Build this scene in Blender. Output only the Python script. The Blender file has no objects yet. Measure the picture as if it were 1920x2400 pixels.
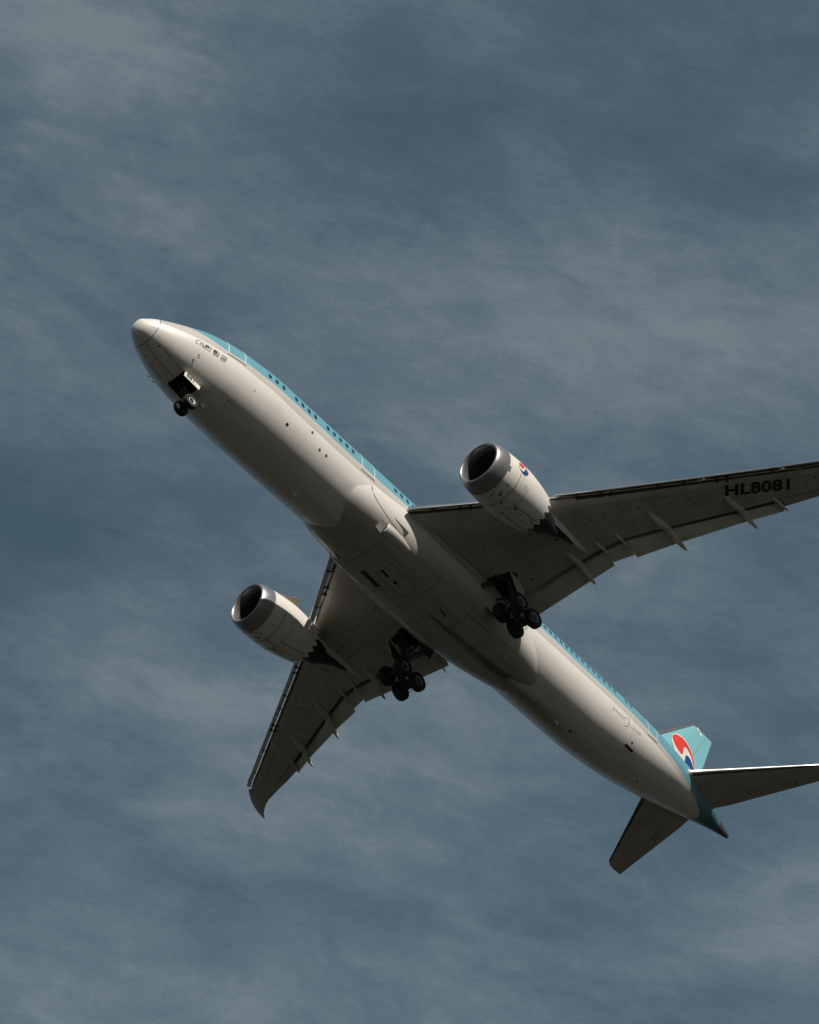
import bpy, bmesh, math, random
from mathutils import Vector, Matrix
from mathutils.geometry import tessellate_polygon
random.seed(7)
PI = math.pi
scene = bpy.context.scene
C = scene.collection

# ------------------------------------------------------------------ camera
# Aircraft frame: x aft from the nose, y to starboard, z up (metres).
R = [[0.6476762532173297, -0.7598311670416713, 0.056321120462008156],
     [0.5955042177465719, 0.45871994855564613, -0.6595079494915889],
     [0.4752790734547943, 0.46068710247699396, 0.7495846823055083]]
CAM_AIR = Vector((-34.63607846, -57.93275173, -89.88174090))
PITCH = math.radians(4.0)
Mp = Matrix.Rotation(PITCH, 4, 'Y')
off = Mp @ CAM_AIR
MA = Matrix.Translation(Vector((-off.x, -off.y, 1.7 - off.z))) @ Mp   # aircraft frame -> world
AX = Vector((1, 0, 0))
cam = bpy.data.cameras.new('camera')
cam.lens_unit = 'MILLIMETERS'
cam.sensor_fit = 'VERTICAL'
cam.sensor_height = 24.0
cam.lens = 24.0 * 4256.0 / 2400.0
cam.clip_start = 0.5
cam.clip_end = 60000
camo = bpy.data.objects.new('camera', cam)
C.objects.link(camo)
rx, ry, rz = Vector(R[0]), Vector(R[1]), Vector(R[2])
rot = Matrix((rx, -ry, -rz)).transposed().to_4x4()
camo.matrix_world = MA @ (Matrix.Translation(CAM_AIR) @ rot)
scene.camera = camo

# ------------------------------------------------------------------ light
sun_air = Vector((-0.38, -0.78, 0.56)).normalized()
sun_w = (MA.to_3x3() @ sun_air).normalized()
SUN_EL = math.asin(sun_w.z)
SUN_AZ = math.atan2(sun_w.x, sun_w.y)
sl = bpy.data.lights.new('sun', 'SUN')
sl.energy = 4.5
sl.angle = math.radians(0.55)
sl.color = (1.0, 0.90, 0.80)
so = bpy.data.objects.new('sun', sl)
C.objects.link(so)
so.rotation_euler = sun_w.to_track_quat('Z', 'Y').to_euler()
so.location = (0, 0, 300)

scene.view_settings.view_transform = 'Standard'
scene.view_settings.look = 'None'
scene.view_settings.exposure = 0.0
scene.view_settings.gamma = 1.0

# ------------------------------------------------------------------ world
w = bpy.data.worlds.new('World')
scene.world = w
w.use_nodes = True
nt = w.node_tree
nt.nodes.clear()
def N(t, tree=None, **kw):
    n = (tree or nt).nodes.new(t)
    for k, v in kw.items(): setattr(n, k, v)
    return n
L = nt.links.new
out = N('ShaderNodeOutputWorld')
bg = N('ShaderNodeBackground')
L(bg.outputs[0], out.inputs[0])
sky = N('ShaderNodeTexSky', sky_type='NISHITA', sun_disc=False)
sky.sun_elevation = SUN_EL
sky.sun_rotation = SUN_AZ
sky.air_density = 1.0
sky.dust_density = 2.0
tc = N('ShaderNodeTexCoord')
# wind axes: the cloud streets run along one compass bearing seen overhead
def wdir(u, v):            # direction in the sky that the photograph's pixel (1920 x 2400) looks at
    d = rx * ((u - 960) / 4256.) + ry * ((v - 1200) / 4256.) + rz
    return (MA.to_3x3() @ d).normalized()
ez = wdir(960, 1200)
ex = (wdir(1500, 1330) - ez); ex = (ex - ez * ex.dot(ez)).normalized()
ey = ez.cross(ex)
def vdot(vec, out_socket):
    n = N('ShaderNodeVectorMath', operation='DOT_PRODUCT')
    L(out_socket, n.inputs[0]); n.inputs[1].default_value = vec
    return n.outputs['Value']
def math_(op, a, b=None, c=None, clamp=False, tree=None):
    n = N('ShaderNodeMath', tree, operation=op, use_clamp=clamp)
    lk = (tree or nt).links.new
    for i, s in enumerate((a, b, c)):
        if s is None: continue
        if isinstance(s, (int, float)): n.inputs[i].default_value = s
        else: lk(s, n.inputs[i])
    return n.outputs[0]
comb = N('ShaderNodeCombineXYZ')
L(vdot(ex, tc.outputs['Generated']), comb.inputs[0])
L(vdot(ey, tc.outputs['Generated']), comb.inputs[1])
L(vdot(ez, tc.outputs['Generated']), comb.inputs[2])
def noise(scale3, detail, rough, dist, off=(0, 0, 0), rotz=0.0):
    m = N('ShaderNodeMapping')
    m.inputs['Scale'].default_value = scale3
    m.inputs['Location'].default_value = off
    m.inputs['Rotation'].default_value = (0, 0, rotz)
    L(comb.outputs[0], m.inputs[0])
    n = N('ShaderNodeTexNoise')
    n.inputs['Scale'].default_value = 1.0
    n.inputs['Detail'].default_value = detail
    n.inputs['Roughness'].default_value = rough
    n.inputs['Distortion'].default_value = dist
    L(m.outputs[0], n.inputs['Vector'])
    return n.outputs['Fac']
n1 = noise((7.0, 14.0, 7.0), 5, 0.5, 0.4, (3.1, 1.7, 0.0), 0.1)
n2 = noise((20.0, 44.0, 20.0), 8, 0.64, 0.9, (0.3, 5.2, 2.0), -0.08)
n3 = noise((70.0, 150.0, 70.0), 5, 0.68, 0.8, (7.7, 2.2, 4.0), 0.12)
n4 = noise((1700.0, 1700.0, 1700.0), 1, 0.5, 0.0, (1, 2, 3), 0)
v = math_('MULTIPLY_ADD', math_('SUBTRACT', n1, 0.5), 2.0, 0.55)
v = math_('MULTIPLY_ADD', math_('SUBTRACT', n2, 0.5), 0.85, v)
v = math_('MULTIPLY_ADD', math_('SUBTRACT', n3, 0.5), 0.42, v)
v = math_('MULTIPLY_ADD', math_('SUBTRACT', n4, 0.5), 0.55, v)
# broad thick and thin places of the cloud layer (where they stand in the sky)
BLOBS = [(930, 380, 400, 240, -0.60), (1500, 300, 500, 160, -0.12), (280, 80, 460, 180, 0.36), (250, 430, 420, 200, -0.05),
         (900, 620, 420, 130, 0.16), (1600, 800, 400, 220, 0.55), (30, 1180, 230, 210, -0.95), (350, 1120, 300, 220, -0.16),
         (500, 1620, 480, 130, 0.20), (60, 700, 300, 180, -0.08), (1150, 1900, 700, 180, 0.14), (950, 2120, 520, 90, -0.20),
         (1600, 2210, 500, 120, -0.14), (1850, 1330, 220, 150, -0.16), (1050, 880, 300, 200, 0.12), (350, 1480, 300, 110, 0.05),
         (1880, 60, 260, 150, -0.18), (300, 2240, 420, 110, 0.10)]
for (u0, v0, su, sv, amp) in BLOBS:
    d = wdir(u0, v0)
    # soft spot: direction offsets along the cloud axes
    a = math_('SUBTRACT', vdot(ex, tc.outputs['Generated']), d.dot(ex))
    b = math_('SUBTRACT', vdot(ey, tc.outputs['Generated']), d.dot(ey))
    a2 = math_('POWER', math_('ABSOLUTE', math_('DIVIDE', a, su / 4256.)), 2.0)
    b2 = math_('POWER', math_('ABSOLUTE', math_('DIVIDE', b, sv / 4256.)), 2.0)
    e = math_('EXPONENT', math_('MULTIPLY', math_('ADD', a2, b2), -1.0))
    v = math_('MULTIPLY_ADD', e, amp, v)
ramp = N('ShaderNodeValToRGB')
cr = ramp.color_ramp
cr.elements[0].position = 0.0; cr.elements[0].color = (0.058, 0.100, 0.134, 1)
cr.elements[1].position = 1.0; cr.elements[1].color = (0.185, 0.238, 0.258, 1)
e_ = cr.elements.new(0.34); e_.color = (0.082, 0.127, 0.163, 1)
e_ = cr.elements.new(0.62); e_.color = (0.118, 0.164, 0.198, 1)
L(math_('MULTIPLY_ADD', math_('SUBTRACT', v, 0.5), 0.78, 0.52), ramp.inputs[0])
# thin places let the blue sky through
skm = N('ShaderNodeVectorMath', operation='SCALE')
L(sky.outputs[0], skm.inputs[0]); skm.inputs['Scale'].default_value = 0.06
mix = N('ShaderNodeMix', data_type='RGBA')
mix.inputs['Factor'].default_value = 0.86
L(skm.outputs[0], mix.inputs['A']); L(ramp.outputs[0], mix.inputs['B'])
L(mix.outputs['Result'], bg.inputs[0])
bg.inputs[1].default_value = 1.0

# ------------------------------------------------------------------ materials
def mat(name, col, rough=0.5, metal=0.0, coat=0.0, dirt=0.0, dirtscale=(0.4, 2.0, 2.0), dirtcol=None, spec=0.5):
    m = bpy.data.materials.new(name); m.use_nodes = True
    t = m.node_tree; b = t.nodes['Principled BSDF']
    b.inputs['Base Color'].default_value = (*col, 1)
    b.inputs['Roughness'].default_value = rough
    b.inputs['Metallic'].default_value = metal
    b.inputs['Coat Weight'].default_value = coat
    b.inputs['Coat Roughness'].default_value = 0.12
    b.inputs['Specular IOR Level'].default_value = spec
    if dirt > 0:
        tcn = N('ShaderNodeTexCoord', t)
        mp = N('ShaderNodeMapping', t); mp.inputs['Scale'].default_value = dirtscale
        t.links.new(tcn.outputs['Object'], mp.inputs[0])
        no = N('ShaderNodeTexNoise', t); no.inputs['Scale'].default_value = 1.0; no.inputs['Detail'].default_value = 7; no.inputs['Roughness'].default_value = 0.62
        t.links.new(mp.outputs[0], no.inputs['Vector'])
        mr = N('ShaderNodeMapRange', t); mr.inputs['From Min'].default_value = 0.42; mr.inputs['From Max'].default_value = 0.72
        mr.inputs['To Min'].default_value = 0; mr.inputs['To Max'].default_value = dirt
        t.links.new(no.outputs['Fac'], mr.inputs['Value'])
        mx = N('ShaderNodeMix', t, data_type='RGBA')
        mx.inputs['A'].default_value = (*col, 1)
        dc = dirtcol or tuple(c * 0.45 for c in col)
        mx.inputs['B'].default_value = (*dc, 1)
        t.links.new(mr.outputs[0], mx.inputs['Factor'])
        t.links.new(mx.outputs['Result'], b.inputs['Base Color'])
        rr = N('ShaderNodeMapRange', t); rr.inputs['To Min'].default_value = rough * 0.8; rr.inputs['To Max'].default_value = min(1, rough * 1.5)
        t.links.new(no.outputs['Fac'], rr.inputs['Value']); t.links.new(rr.outputs[0], b.inputs['Roughness'])
    return m
WHITE = (0.79, 0.78, 0.735); GREY = (0.52, 0.51, 0.485); BLUE = (0.135, 0.36, 0.45)
M = {}
M['white'] = mat('white_paint', WHITE, 0.36, coat=0.2, dirt=0.22, dirtscale=(0.25, 1.6, 1.6), dirtcol=(0.42, 0.38, 0.31))
M['fairing'] = mat('fairing_paint', (0.60, 0.59, 0.55), 0.38, coat=0.25, dirt=0.7, dirtscale=(0.18, 0.9, 0.9), dirtcol=(0.27, 0.25, 0.19))
M['wing'] = mat('wing_grey', (0.50, 0.49, 0.45), 0.42, coat=0.15, dirt=0.5, dirtscale=(0.5, 0.5, 1.0), dirtcol=(0.22, 0.20, 0.15))
M['flap'] = mat('flap_grey', (0.58, 0.57, 0.52), 0.42, coat=0.1, dirt=0.4, dirtscale=(0.8, 0.5, 1.0), dirtcol=(0.26, 0.235, 0.18))
M['lip'] = mat('inlet_metal', (0.36, 0.36, 0.375), 0.36, metal=0.8, dirt=0.25, dirtscale=(1, 1, 1))
M['le_metal'] = mat('leading_edge_metal', (0.80, 0.79, 0.77), 0.27, metal=1.0, dirt=0.2, dirtscale=(1, 1, 1))
M['vent_brown'] = mat('cowl_vent_brown', (0.13, 0.12, 0.10), 0.6)
M['panel_soft'] = mat('wing_panel_line', (0.33, 0.32, 0.29), 0.55)
M['fin_le'] = mat('fin_leading_edge', (0.16, 0.17, 0.19), 0.4, metal=0.5)  # dark reflection put into the metal's colour
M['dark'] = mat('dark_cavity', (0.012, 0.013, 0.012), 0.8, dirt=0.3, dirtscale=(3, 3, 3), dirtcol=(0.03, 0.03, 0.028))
M['cove'] = mat('cove_primer_shade', (0.05, 0.052, 0.045), 0.7)  # also paints slat gap shade and the stabiliser's dark reflection
M['exhaust'] = mat('exhaust_metal', (0.045, 0.045, 0.05), 0.45, metal=0.6, dirt=0.4, dirtscale=(1, 3, 3))
M['tyre'] = mat('tyre_rubber', (0.012, 0.012, 0.013), 0.65, dirt=0.3, dirtscale=(3, 3, 3), dirtcol=(0.03, 0.028, 0.025))
M['hub'] = mat('wheel_hub', (0.70, 0.69, 0.66), 0.4, metal=0.1, dirt=0.4, dirtscale=(5, 5, 5), dirtcol=(0.15, 0.13, 0.11))
M['hubdark'] = mat('wheel_hub_shaded', (0.34, 0.33, 0.31), 0.45, metal=0.2, dirt=0.6, dirtscale=(5, 5, 5), dirtcol=(0.08, 0.07, 0.06))  # darker hub: shade on the main wheels put into the colour
M['brake'] = mat('brake_dark', (0.06, 0.058, 0.055), 0.5, metal=0.4)
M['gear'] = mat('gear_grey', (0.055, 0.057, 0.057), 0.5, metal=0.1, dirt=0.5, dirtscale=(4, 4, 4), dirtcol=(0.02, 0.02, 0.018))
M['gearlight'] = mat('gear_fittings', (0.32, 0.34, 0.33), 0.4, metal=0.4, dirt=0.4, dirtscale=(6, 6, 6))
M['door_in'] = mat('door_inside', (0.05, 0.055, 0.05), 0.6)
M['glass'] = mat('window_glass', (0.006, 0.018, 0.04), 0.2, coat=0.5)
M['ink'] = mat('lettering_black', (0.012, 0.013, 0.014), 0.5)
M['navy'] = mat('lettering_navy', (0.03, 0.04, 0.085), 0.45)
M['greyink'] = mat('lettering_grey', (0.33, 0.34, 0.37), 0.5)
M['seam'] = mat('panel_seam', (0.07, 0.062, 0.05), 0.7)
M['seam_soft'] = mat('panel_seam_light', (0.20, 0.185, 0.155), 0.6)
M['outline'] = mat('door_outline_white', (0.80, 0.80, 0.78), 0.4)
M['port'] = mat('port_brown', (0.10, 0.085, 0.075), 0.5)
M['red'] = mat('emblem_red', (0.68, 0.045, 0.02), 0.4, coat=0.2)
M['eblue'] = mat('emblem_blue', (0.004, 0.055, 0.20), 0.4, coat=0.2)
M['ewhite'] = mat('emblem_white', (0.74, 0.73, 0.70), 0.4, coat=0.2)
M['blue'] = mat('sky_blue_paint', (0.20, 0.50, 0.56), 0.38, coat=0.3, dirt=0.12, dirtscale=(0.3, 1, 1))
M['tan'] = mat('strake_tan', (0.42, 0.36, 0.24), 0.5)
M['cone_metal'] = mat('tail_cone_metal', (0.14, 0.13, 0.14), 0.4, metal=0.7)
M['liner'] = mat('acoustic_liner', (0.035, 0.035, 0.037), 0.65)
M['fan'] = mat('fan_blade', (0.03, 0.03, 0.033), 0.45, metal=0.3)
M['redline'] = mat('door_edge_red', (0.25, 0.03, 0.02), 0.5)

def shade_streak(t, sp, y0, x0, x1, w0, w1, xf0=None, xf1=None):
    """mask of groove shade painted as a streak that runs aft along y0, widening from w0 to w1"""
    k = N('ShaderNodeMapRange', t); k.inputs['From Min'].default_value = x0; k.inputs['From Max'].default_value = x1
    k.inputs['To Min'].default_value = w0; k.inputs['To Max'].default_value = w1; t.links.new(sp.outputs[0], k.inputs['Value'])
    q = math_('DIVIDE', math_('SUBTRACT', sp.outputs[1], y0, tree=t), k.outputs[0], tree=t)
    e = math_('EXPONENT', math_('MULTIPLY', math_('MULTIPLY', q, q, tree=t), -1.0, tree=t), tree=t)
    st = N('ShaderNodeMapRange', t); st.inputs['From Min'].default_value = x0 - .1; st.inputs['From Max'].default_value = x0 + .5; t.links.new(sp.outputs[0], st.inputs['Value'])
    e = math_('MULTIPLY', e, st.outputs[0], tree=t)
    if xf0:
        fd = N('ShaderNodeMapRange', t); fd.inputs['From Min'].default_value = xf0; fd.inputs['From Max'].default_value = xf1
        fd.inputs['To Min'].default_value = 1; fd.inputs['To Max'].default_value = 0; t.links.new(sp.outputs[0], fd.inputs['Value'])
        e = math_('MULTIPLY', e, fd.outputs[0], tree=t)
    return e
def fairing_material():
    """white paint with streaky grime, plus shade painted towards and along the keel"""
    m = bpy.data.materials.new('fairing_grime_shade'); m.use_nodes = True
    t = m.node_tree; b = t.nodes['Principled BSDF']; lk = t.links.new
    tcn = N('ShaderNodeTexCoord', t); sp = N('ShaderNodeSeparateXYZ', t); lk(tcn.outputs['Object'], sp.inputs[0])
    mp = N('ShaderNodeMapping', t); mp.inputs['Scale'].default_value = (0.16, 3.2, 3.2); lk(tcn.outputs['Object'], mp.inputs[0])
    no = N('ShaderNodeTexNoise', t); no.inputs['Scale'].default_value = 1.0; no.inputs['Detail'].default_value = 8; no.inputs['Roughness'].default_value = 0.62
    lk(mp.outputs[0], no.inputs['Vector'])
    mr = N('ShaderNodeMapRange', t); mr.inputs['From Min'].default_value = 0.25; mr.inputs['From Max'].default_value = 0.75; mr.inputs['To Min'].default_value = 0.55; lk(no.outputs['Fac'], mr.inputs['Value'])
    low = N('ShaderNodeMapRange', t); low.inputs['From Min'].default_value = -1.9; low.inputs['From Max'].default_value = -2.9
    low.inputs['To Min'].default_value = 0.12; low.inputs['To Max'].default_value = 0.85; lk(sp.outputs[2], low.inputs['Value'])  # darker low down: underside shade put into the colour
    f = math_('MULTIPLY', mr.outputs[0], low.outputs[0], tree=t)
    mx = N('ShaderNodeMix', t, data_type='RGBA'); mx.inputs['A'].default_value = (.76, .75, .71, 1); mx.inputs['B'].default_value = (.27, .26, .20, 1)
    lk(f, mx.inputs['Factor'])
    sk = math_('MULTIPLY', shade_streak(t, sp, .05, 27.7, 36.2, .11, .50), math_('MULTIPLY_ADD', no.outputs['Fac'], .6, .5, tree=t), clamp=True, tree=t)  # paints the shade of the keel groove
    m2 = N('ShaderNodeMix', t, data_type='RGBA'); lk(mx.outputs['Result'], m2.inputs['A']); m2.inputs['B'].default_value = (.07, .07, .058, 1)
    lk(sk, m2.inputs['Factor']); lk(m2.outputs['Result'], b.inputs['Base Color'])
    b.inputs['Roughness'].default_value = 0.36; b.inputs['Coat Weight'].default_value = 0.25; b.inputs['Coat Roughness'].default_value = 0.15
    return m
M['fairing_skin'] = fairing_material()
def fuselage_material():
    m = bpy.data.materials.new('fuselage_livery'); m.use_nodes = True
    t = m.node_tree; b = t.nodes['Principled BSDF']; lk = t.links.new
    tcn = N('ShaderNodeTexCoord', t); sp = N('ShaderNodeSeparateXYZ', t); lk(tcn.outputs['Object'], sp.inputs[0])
    def thr(pts):
        fc = N('ShaderNodeFloatCurve', t); cv = fc.mapping.curves[0]
        fc.mapping.use_clip = False
        P = [(x / 64., (z + 2) / 4.) for x, z in pts]
        cv.points[0].location = P[0]; cv.points[1].location = P[-1]
        for p in P[1:-1]: cv.points.new(*p)
        for p in cv.points: p.handle_type = 'AUTO'
        fc.mapping.update()
        lk(math_('DIVIDE', sp.outputs[0], 64., tree=t), fc.inputs['Value'])
        z = math_('MULTIPLY_ADD', fc.outputs[0], 4.0, -2.0, tree=t)
        return math_('MULTIPLY', math_('SUBTRACT', sp.outputs[2], z, tree=t), 300.0, clamp=True, tree=t)
    grey = thr([(0, -.88), (1.4, -.85), (2.7, -.79), (3.8, -.70), (5.5, -.56), (8, -.50), (12, -.62), (20, -.60), (30, -.48), (37, -.42), (47, -.42), (52, -.36), (55, -.26), (58, -.12), (64, -.05)])
    blue = thr([(0, 2), (1.8, 1.0), (2.5, .35), (3.1, .08), (3.9, -.10), (5.5, -.18), (6.8, 0), (10, .09), (17, .0), (22, .09), (30, .22), (37, .30), (41, .17), (46, .19), (50, .12), (53, 0), (57, -.06), (64, -.08)])
    # radome stays white
    nose = math_('MULTIPLY', math_('SUBTRACT', sp.outputs[0], 1.02, tree=t), 300.0, clamp=True, tree=t)
    grey = math_('MULTIPLY', grey, nose, tree=t)
    # dirt
    mp = N('ShaderNodeMapping', t); mp.inputs['Scale'].default_value = (0.22, 1.5, 1.5); lk(tcn.outputs['Object'], mp.inputs[0])
    no = N('ShaderNodeTexNoise', t); no.inputs['Scale'].default_value = 1.0; no.inputs['Detail'].default_value = 8; no.inputs['Roughness'].default_value = 0.6
    lk(mp.outputs[0], no.inputs['Vector'])
    mr = N('ShaderNodeMapRange', t); mr.inputs['From Min'].default_value = 0.45; mr.inputs['From Max'].default_value = 0.75; mr.inputs['To Max'].default_value = 0.3
    lk(no.outputs['Fac'], mr.inputs['Value'])
    # noise tint grows stronger towards the belly
    low = N('ShaderNodeMapRange', t); low.inputs['From Min'].default_value = -1.2; low.inputs['From Max'].default_value = -2.6
    low.inputs['To Min'].default_value = 0.25; low.inputs['To Max'].default_value = 1.3
    lk(sp.outputs[2], low.inputs['Value'])
    fac = math_('MULTIPLY', mr.outputs[0], low.outputs[0], tree=t)
    def mixc(f, a, bb):
        mx = N('ShaderNodeMix', t, data_type='RGBA')
        if hasattr(f, 'type'): lk(f, mx.inputs['Factor'])
        for k, c in (('A', a), ('B', bb)):
            if isinstance(c, tuple): mx.inputs[k].default_value = (*c, 1)
            else: lk(c, mx.inputs[k])
        return mx.outputs['Result']
    wd = mixc(fac, WHITE, (0.34, 0.30, 0.23))
    sk = math_('MULTIPLY', shade_streak(t, sp, .40, 34.0, 42.0, .5, .62, 39.0, 50.0), math_('MULTIPLY_ADD', no.outputs['Fac'], .7, .25, tree=t), clamp=True, tree=t)  # shade of the keel groove carried aft in the colour
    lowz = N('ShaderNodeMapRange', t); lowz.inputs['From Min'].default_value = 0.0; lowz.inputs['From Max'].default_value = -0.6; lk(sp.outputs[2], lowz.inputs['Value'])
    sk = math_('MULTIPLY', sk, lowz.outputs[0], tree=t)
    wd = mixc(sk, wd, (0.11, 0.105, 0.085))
    c1 = mixc(grey, wd, GREY)
    c2 = mixc(blue, c1, BLUE)
    # shade of the tail cone, painted in as a darker teal
    so_ = N('ShaderNodeMapRange', t); so_.inputs['From Min'].default_value = 57.2; so_.inputs['From Max'].default_value = 60.6; so_.inputs['To Max'].default_value = 1.0
    lk(sp.outputs[0], so_.inputs['Value'])
    sf = math_('MULTIPLY', math_('MULTIPLY_ADD', no.outputs['Fac'], 0.5, 0.55, tree=t), so_.outputs[0], tree=t)
    sf = math_('MULTIPLY', sf, math_('MULTIPLY_ADD', blue, 0.92, 0.0, tree=t), clamp=True, tree=t)
    c2 = mixc(sf, c2, (0.028, 0.085, 0.105))
    lk(c2, b.inputs['Base Color'])
    b.inputs['Roughness'].default_value = 0.35; b.inputs['Coat Weight'].default_value = 0.2; b.inputs['Coat Roughness'].default_value = 0.1
    return m
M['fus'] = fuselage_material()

# ------------------------------------------------------------------ mesh helpers
class MB:
    def __init__(s): s.v = []; s.f = []; s.m = []
    def add(s, vs, fs, mi=0):
        o = len(s.v); s.v += [tuple(x) for x in vs]
        for f in fs: s.f.append(tuple(i + o for i in f)); s.m.append(mi)
    def loft(s, rings, mi=0, cap0=True, cap1=True, closed=True, mis=None):
        n = len(rings[0]); o = len(s.v)
        for r in rings: s.v += [tuple(p) for p in r]
        k = n if closed else n - 1
        for i in range(len(rings) - 1):
            for j in range(k):
                a = o + i * n + j; b = o + i * n + (j + 1) % n
                s.f.append((a, b, b + n, a + n)); s.m.append(mis(i, j) if mis else mi)
        if cap0: s.f.append(tuple(range(o, o + n))[::-1]); s.m.append(mi)
        if cap1: s.f.append(tuple(range(o + (len(rings) - 1) * n, o + len(rings) * n))); s.m.append(mi)
    def box(s, c, d, mi=0, rot=None):
        vs = []
        for x in (-1, 1):
            for y in (-1, 1):
                for z in (-1, 1):
                    p = Vector((x * d[0] / 2, y * d[1] / 2, z * d[2] / 2))
                    if rot: p = rot @ p
                    vs.append(Vector(c) + p)
        s.add(vs, [(0, 1, 3, 2), (4, 6, 7, 5), (0, 4, 5, 1), (2, 3, 7, 6), (0, 2, 6, 4), (1, 5, 7, 3)], mi)
    def tube(s, a, b, r0, r1=None, n=14, mi=0):
        a = Vector(a); b = Vector(b); r1 = r0 if r1 is None else r1
        q = (b - a).to_track_quat('Z', 'Y').to_matrix()
        rings = [[p + q @ Vector((r * math.cos(2 * PI * k / n), r * math.sin(2 * PI * k / n), 0)) for k in range(n)] for p, r in ((a, r0), (b, r1))]
        s.loft(rings, mi)
    def lathe(s, o, ax, prof, n=48, mi=0, mis=None, cap0=False, cap1=False):
        q = Vector(ax).normalized().to_track_quat('Z', 'Y').to_matrix(); o = Vector(o)
        rings = [[o + q @ Vector((r * math.cos(2 * PI * k / n), r * math.sin(2 * PI * k / n), t)) for k in range(n)] for t, r in prof]
        s.loft(rings, mi, cap0, cap1, mis=mis)
    def prism(s, poly, a, b, mi=0):
        """poly: list of points, extruded from offset a to b (vectors)"""
        n = len(poly); a = Vector(a); b = Vector(b)
        s.loft([[Vector(p) + a for p in poly], [Vector(p) + b for p in poly]], mi)
    def poly(s, pts, mi=0):
        tri = tessellate_polygon([[Vector(p) for p in pts]])
        s.add(pts, tri, mi)
    def build(s, name, mats, parent=None, smooth=35, fix=True, bevel=0):
        me = bpy.data.meshes.new(name)
        me.from_pydata([tuple(p) for p in s.v], [], s.f); me.update()
        if not isinstance(mats, (list, tuple)): mats = [mats]
        for m in mats: me.materials.append(M[m])
        me.polygons.foreach_set('material_index', s.m)
        bm = bmesh.new(); bm.from_mesh(me)
        bmesh.ops.remove_doubles(bm, verts=bm.verts, dist=1e-5)
        if fix: bmesh.ops.recalc_face_normals(bm, faces=bm.faces)
        bm.to_mesh(me); bm.free()
        me.polygons.foreach_set('use_smooth', [True] * len(me.polygons))
        me.set_sharp_from_angle(angle=math.radians(smooth))
        o = bpy.data.objects.new(name, me); C.objects.link(o)
        if parent: o.parent = parent
        if bevel:
            bv = o.modifiers.new('bevel', 'BEVEL'); bv.width = bevel; bv.segments = 2; bv.limit_method = 'ANGLE'
        return o
def cut(o, mb, matname):
    """subtract the closed shapes of mb from o; the cut faces take matname"""
    c = mb.build('cutter', matname, air)
    bpy.context.view_layer.update()
    if matname not in [m.name for m in o.data.materials]: o.data.materials.append(M[matname])
    md = o.modifiers.new('b', 'BOOLEAN'); md.operation = 'DIFFERENCE'; md.solver = 'EXACT'; md.object = c
    try: md.material_mode = 'TRANSFER'
    except Exception: pass
    dg = bpy.context.evaluated_depsgraph_get(); dg.update()
    me = bpy.data.meshes.new_from_object(o.evaluated_get(dg))
    me.name = o.name
    o.modifiers.clear(); o.data = me
    bpy.data.objects.remove(c)
    me.set_sharp_from_angle(angle=math.radians(35))
def lerp(xs, ys, x):
    if x <= xs[0]: return ys[0]
    for i in range(1, len(xs)):
        if x <= xs[i]:
            t = (x - xs[i - 1]) / (xs[i] - xs[i - 1]); return ys[i - 1] + t * (ys[i] - ys[i - 1])
    return ys[-1]
def pchip(xs, ys, x):
    n = len(xs)
    if x <= xs[0]: return ys[0]
    if x >= xs[-1]: return ys[-1]
    h = [xs[i + 1] - xs[i] for i in range(n - 1)]; d = [(ys[i + 1] - ys[i]) / h[i] for i in range(n - 1)]
    i = max(k for k in range(n - 1) if xs[k] <= x)
    def m(k):
        if k == 0: return d[0]
        if k == n - 1: return d[-1]
        if d[k - 1] * d[k] <= 0: return 0
        a = 2 * h[k] + h[k - 1]; b = h[k] + 2 * h[k - 1]
        return (a + b) / (a / d[k - 1] + b / d[k])
    s = (x - xs[i]) / h[i]
    return (2*s**3-3*s**2+1)*ys[i] + (s**3-2*s**2+s)*h[i]*m(i) + (-2*s**3+3*s**2)*ys[i+1] + (s**3-s**2)*h[i]*m(i+1)

# ------------------------------------------------------------------ unseen ground
def ground():
    mb = MB(); S = 20000
    mb.add([(-S, -S, 0), (S, -S, 0), (S, S, 0), (-S, S, 0)], [(0, 1, 2, 3)])
    m = bpy.data.materials.new('unseen_dark_ground'); m.use_nodes = True; t = m.node_tree; b = t.nodes['Principled BSDF']
    tcn = N('ShaderNodeTexCoord', t)
    no = N('ShaderNodeTexNoise', t); no.inputs['Scale'].default_value = 0.05; no.inputs['Detail'].default_value = 10
    t.links.new(tcn.outputs['Object'], no.inputs['Vector'])
    r = N('ShaderNodeValToRGB', t); r.color_ramp.elements[0].position = 0.35; r.color_ramp.elements[1].position = 0.7
    r.color_ramp.elements[0].color = (0.009, 0.0105, 0.0055, 1); r.color_ramp.elements[1].color = (0.017, 0.0175, 0.0095, 1)  # unseen ground, kept near-black so the belly gets little bounce
    t.links.new(no.outputs['Fac'], r.inputs[0]); t.links.new(r.outputs[0], b.inputs['Base Color'])
    b.inputs['Roughness'].default_value = 0.95
    M['ground'] = m
    o = mb.build('ground', 'ground'); o['kind'] = 'structure'
    return o
ground()

# ------------------------------------------------------------------ aircraft root
air = bpy.data.objects.new('airliner', None); C.objects.link(air)
air.empty_display_size = 5
air.matrix_world = MA
air['label'] = 'sky blue and white twin engine jet airliner flying overhead with wheels and flaps down'
air['category'] = 'airplane'

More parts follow.
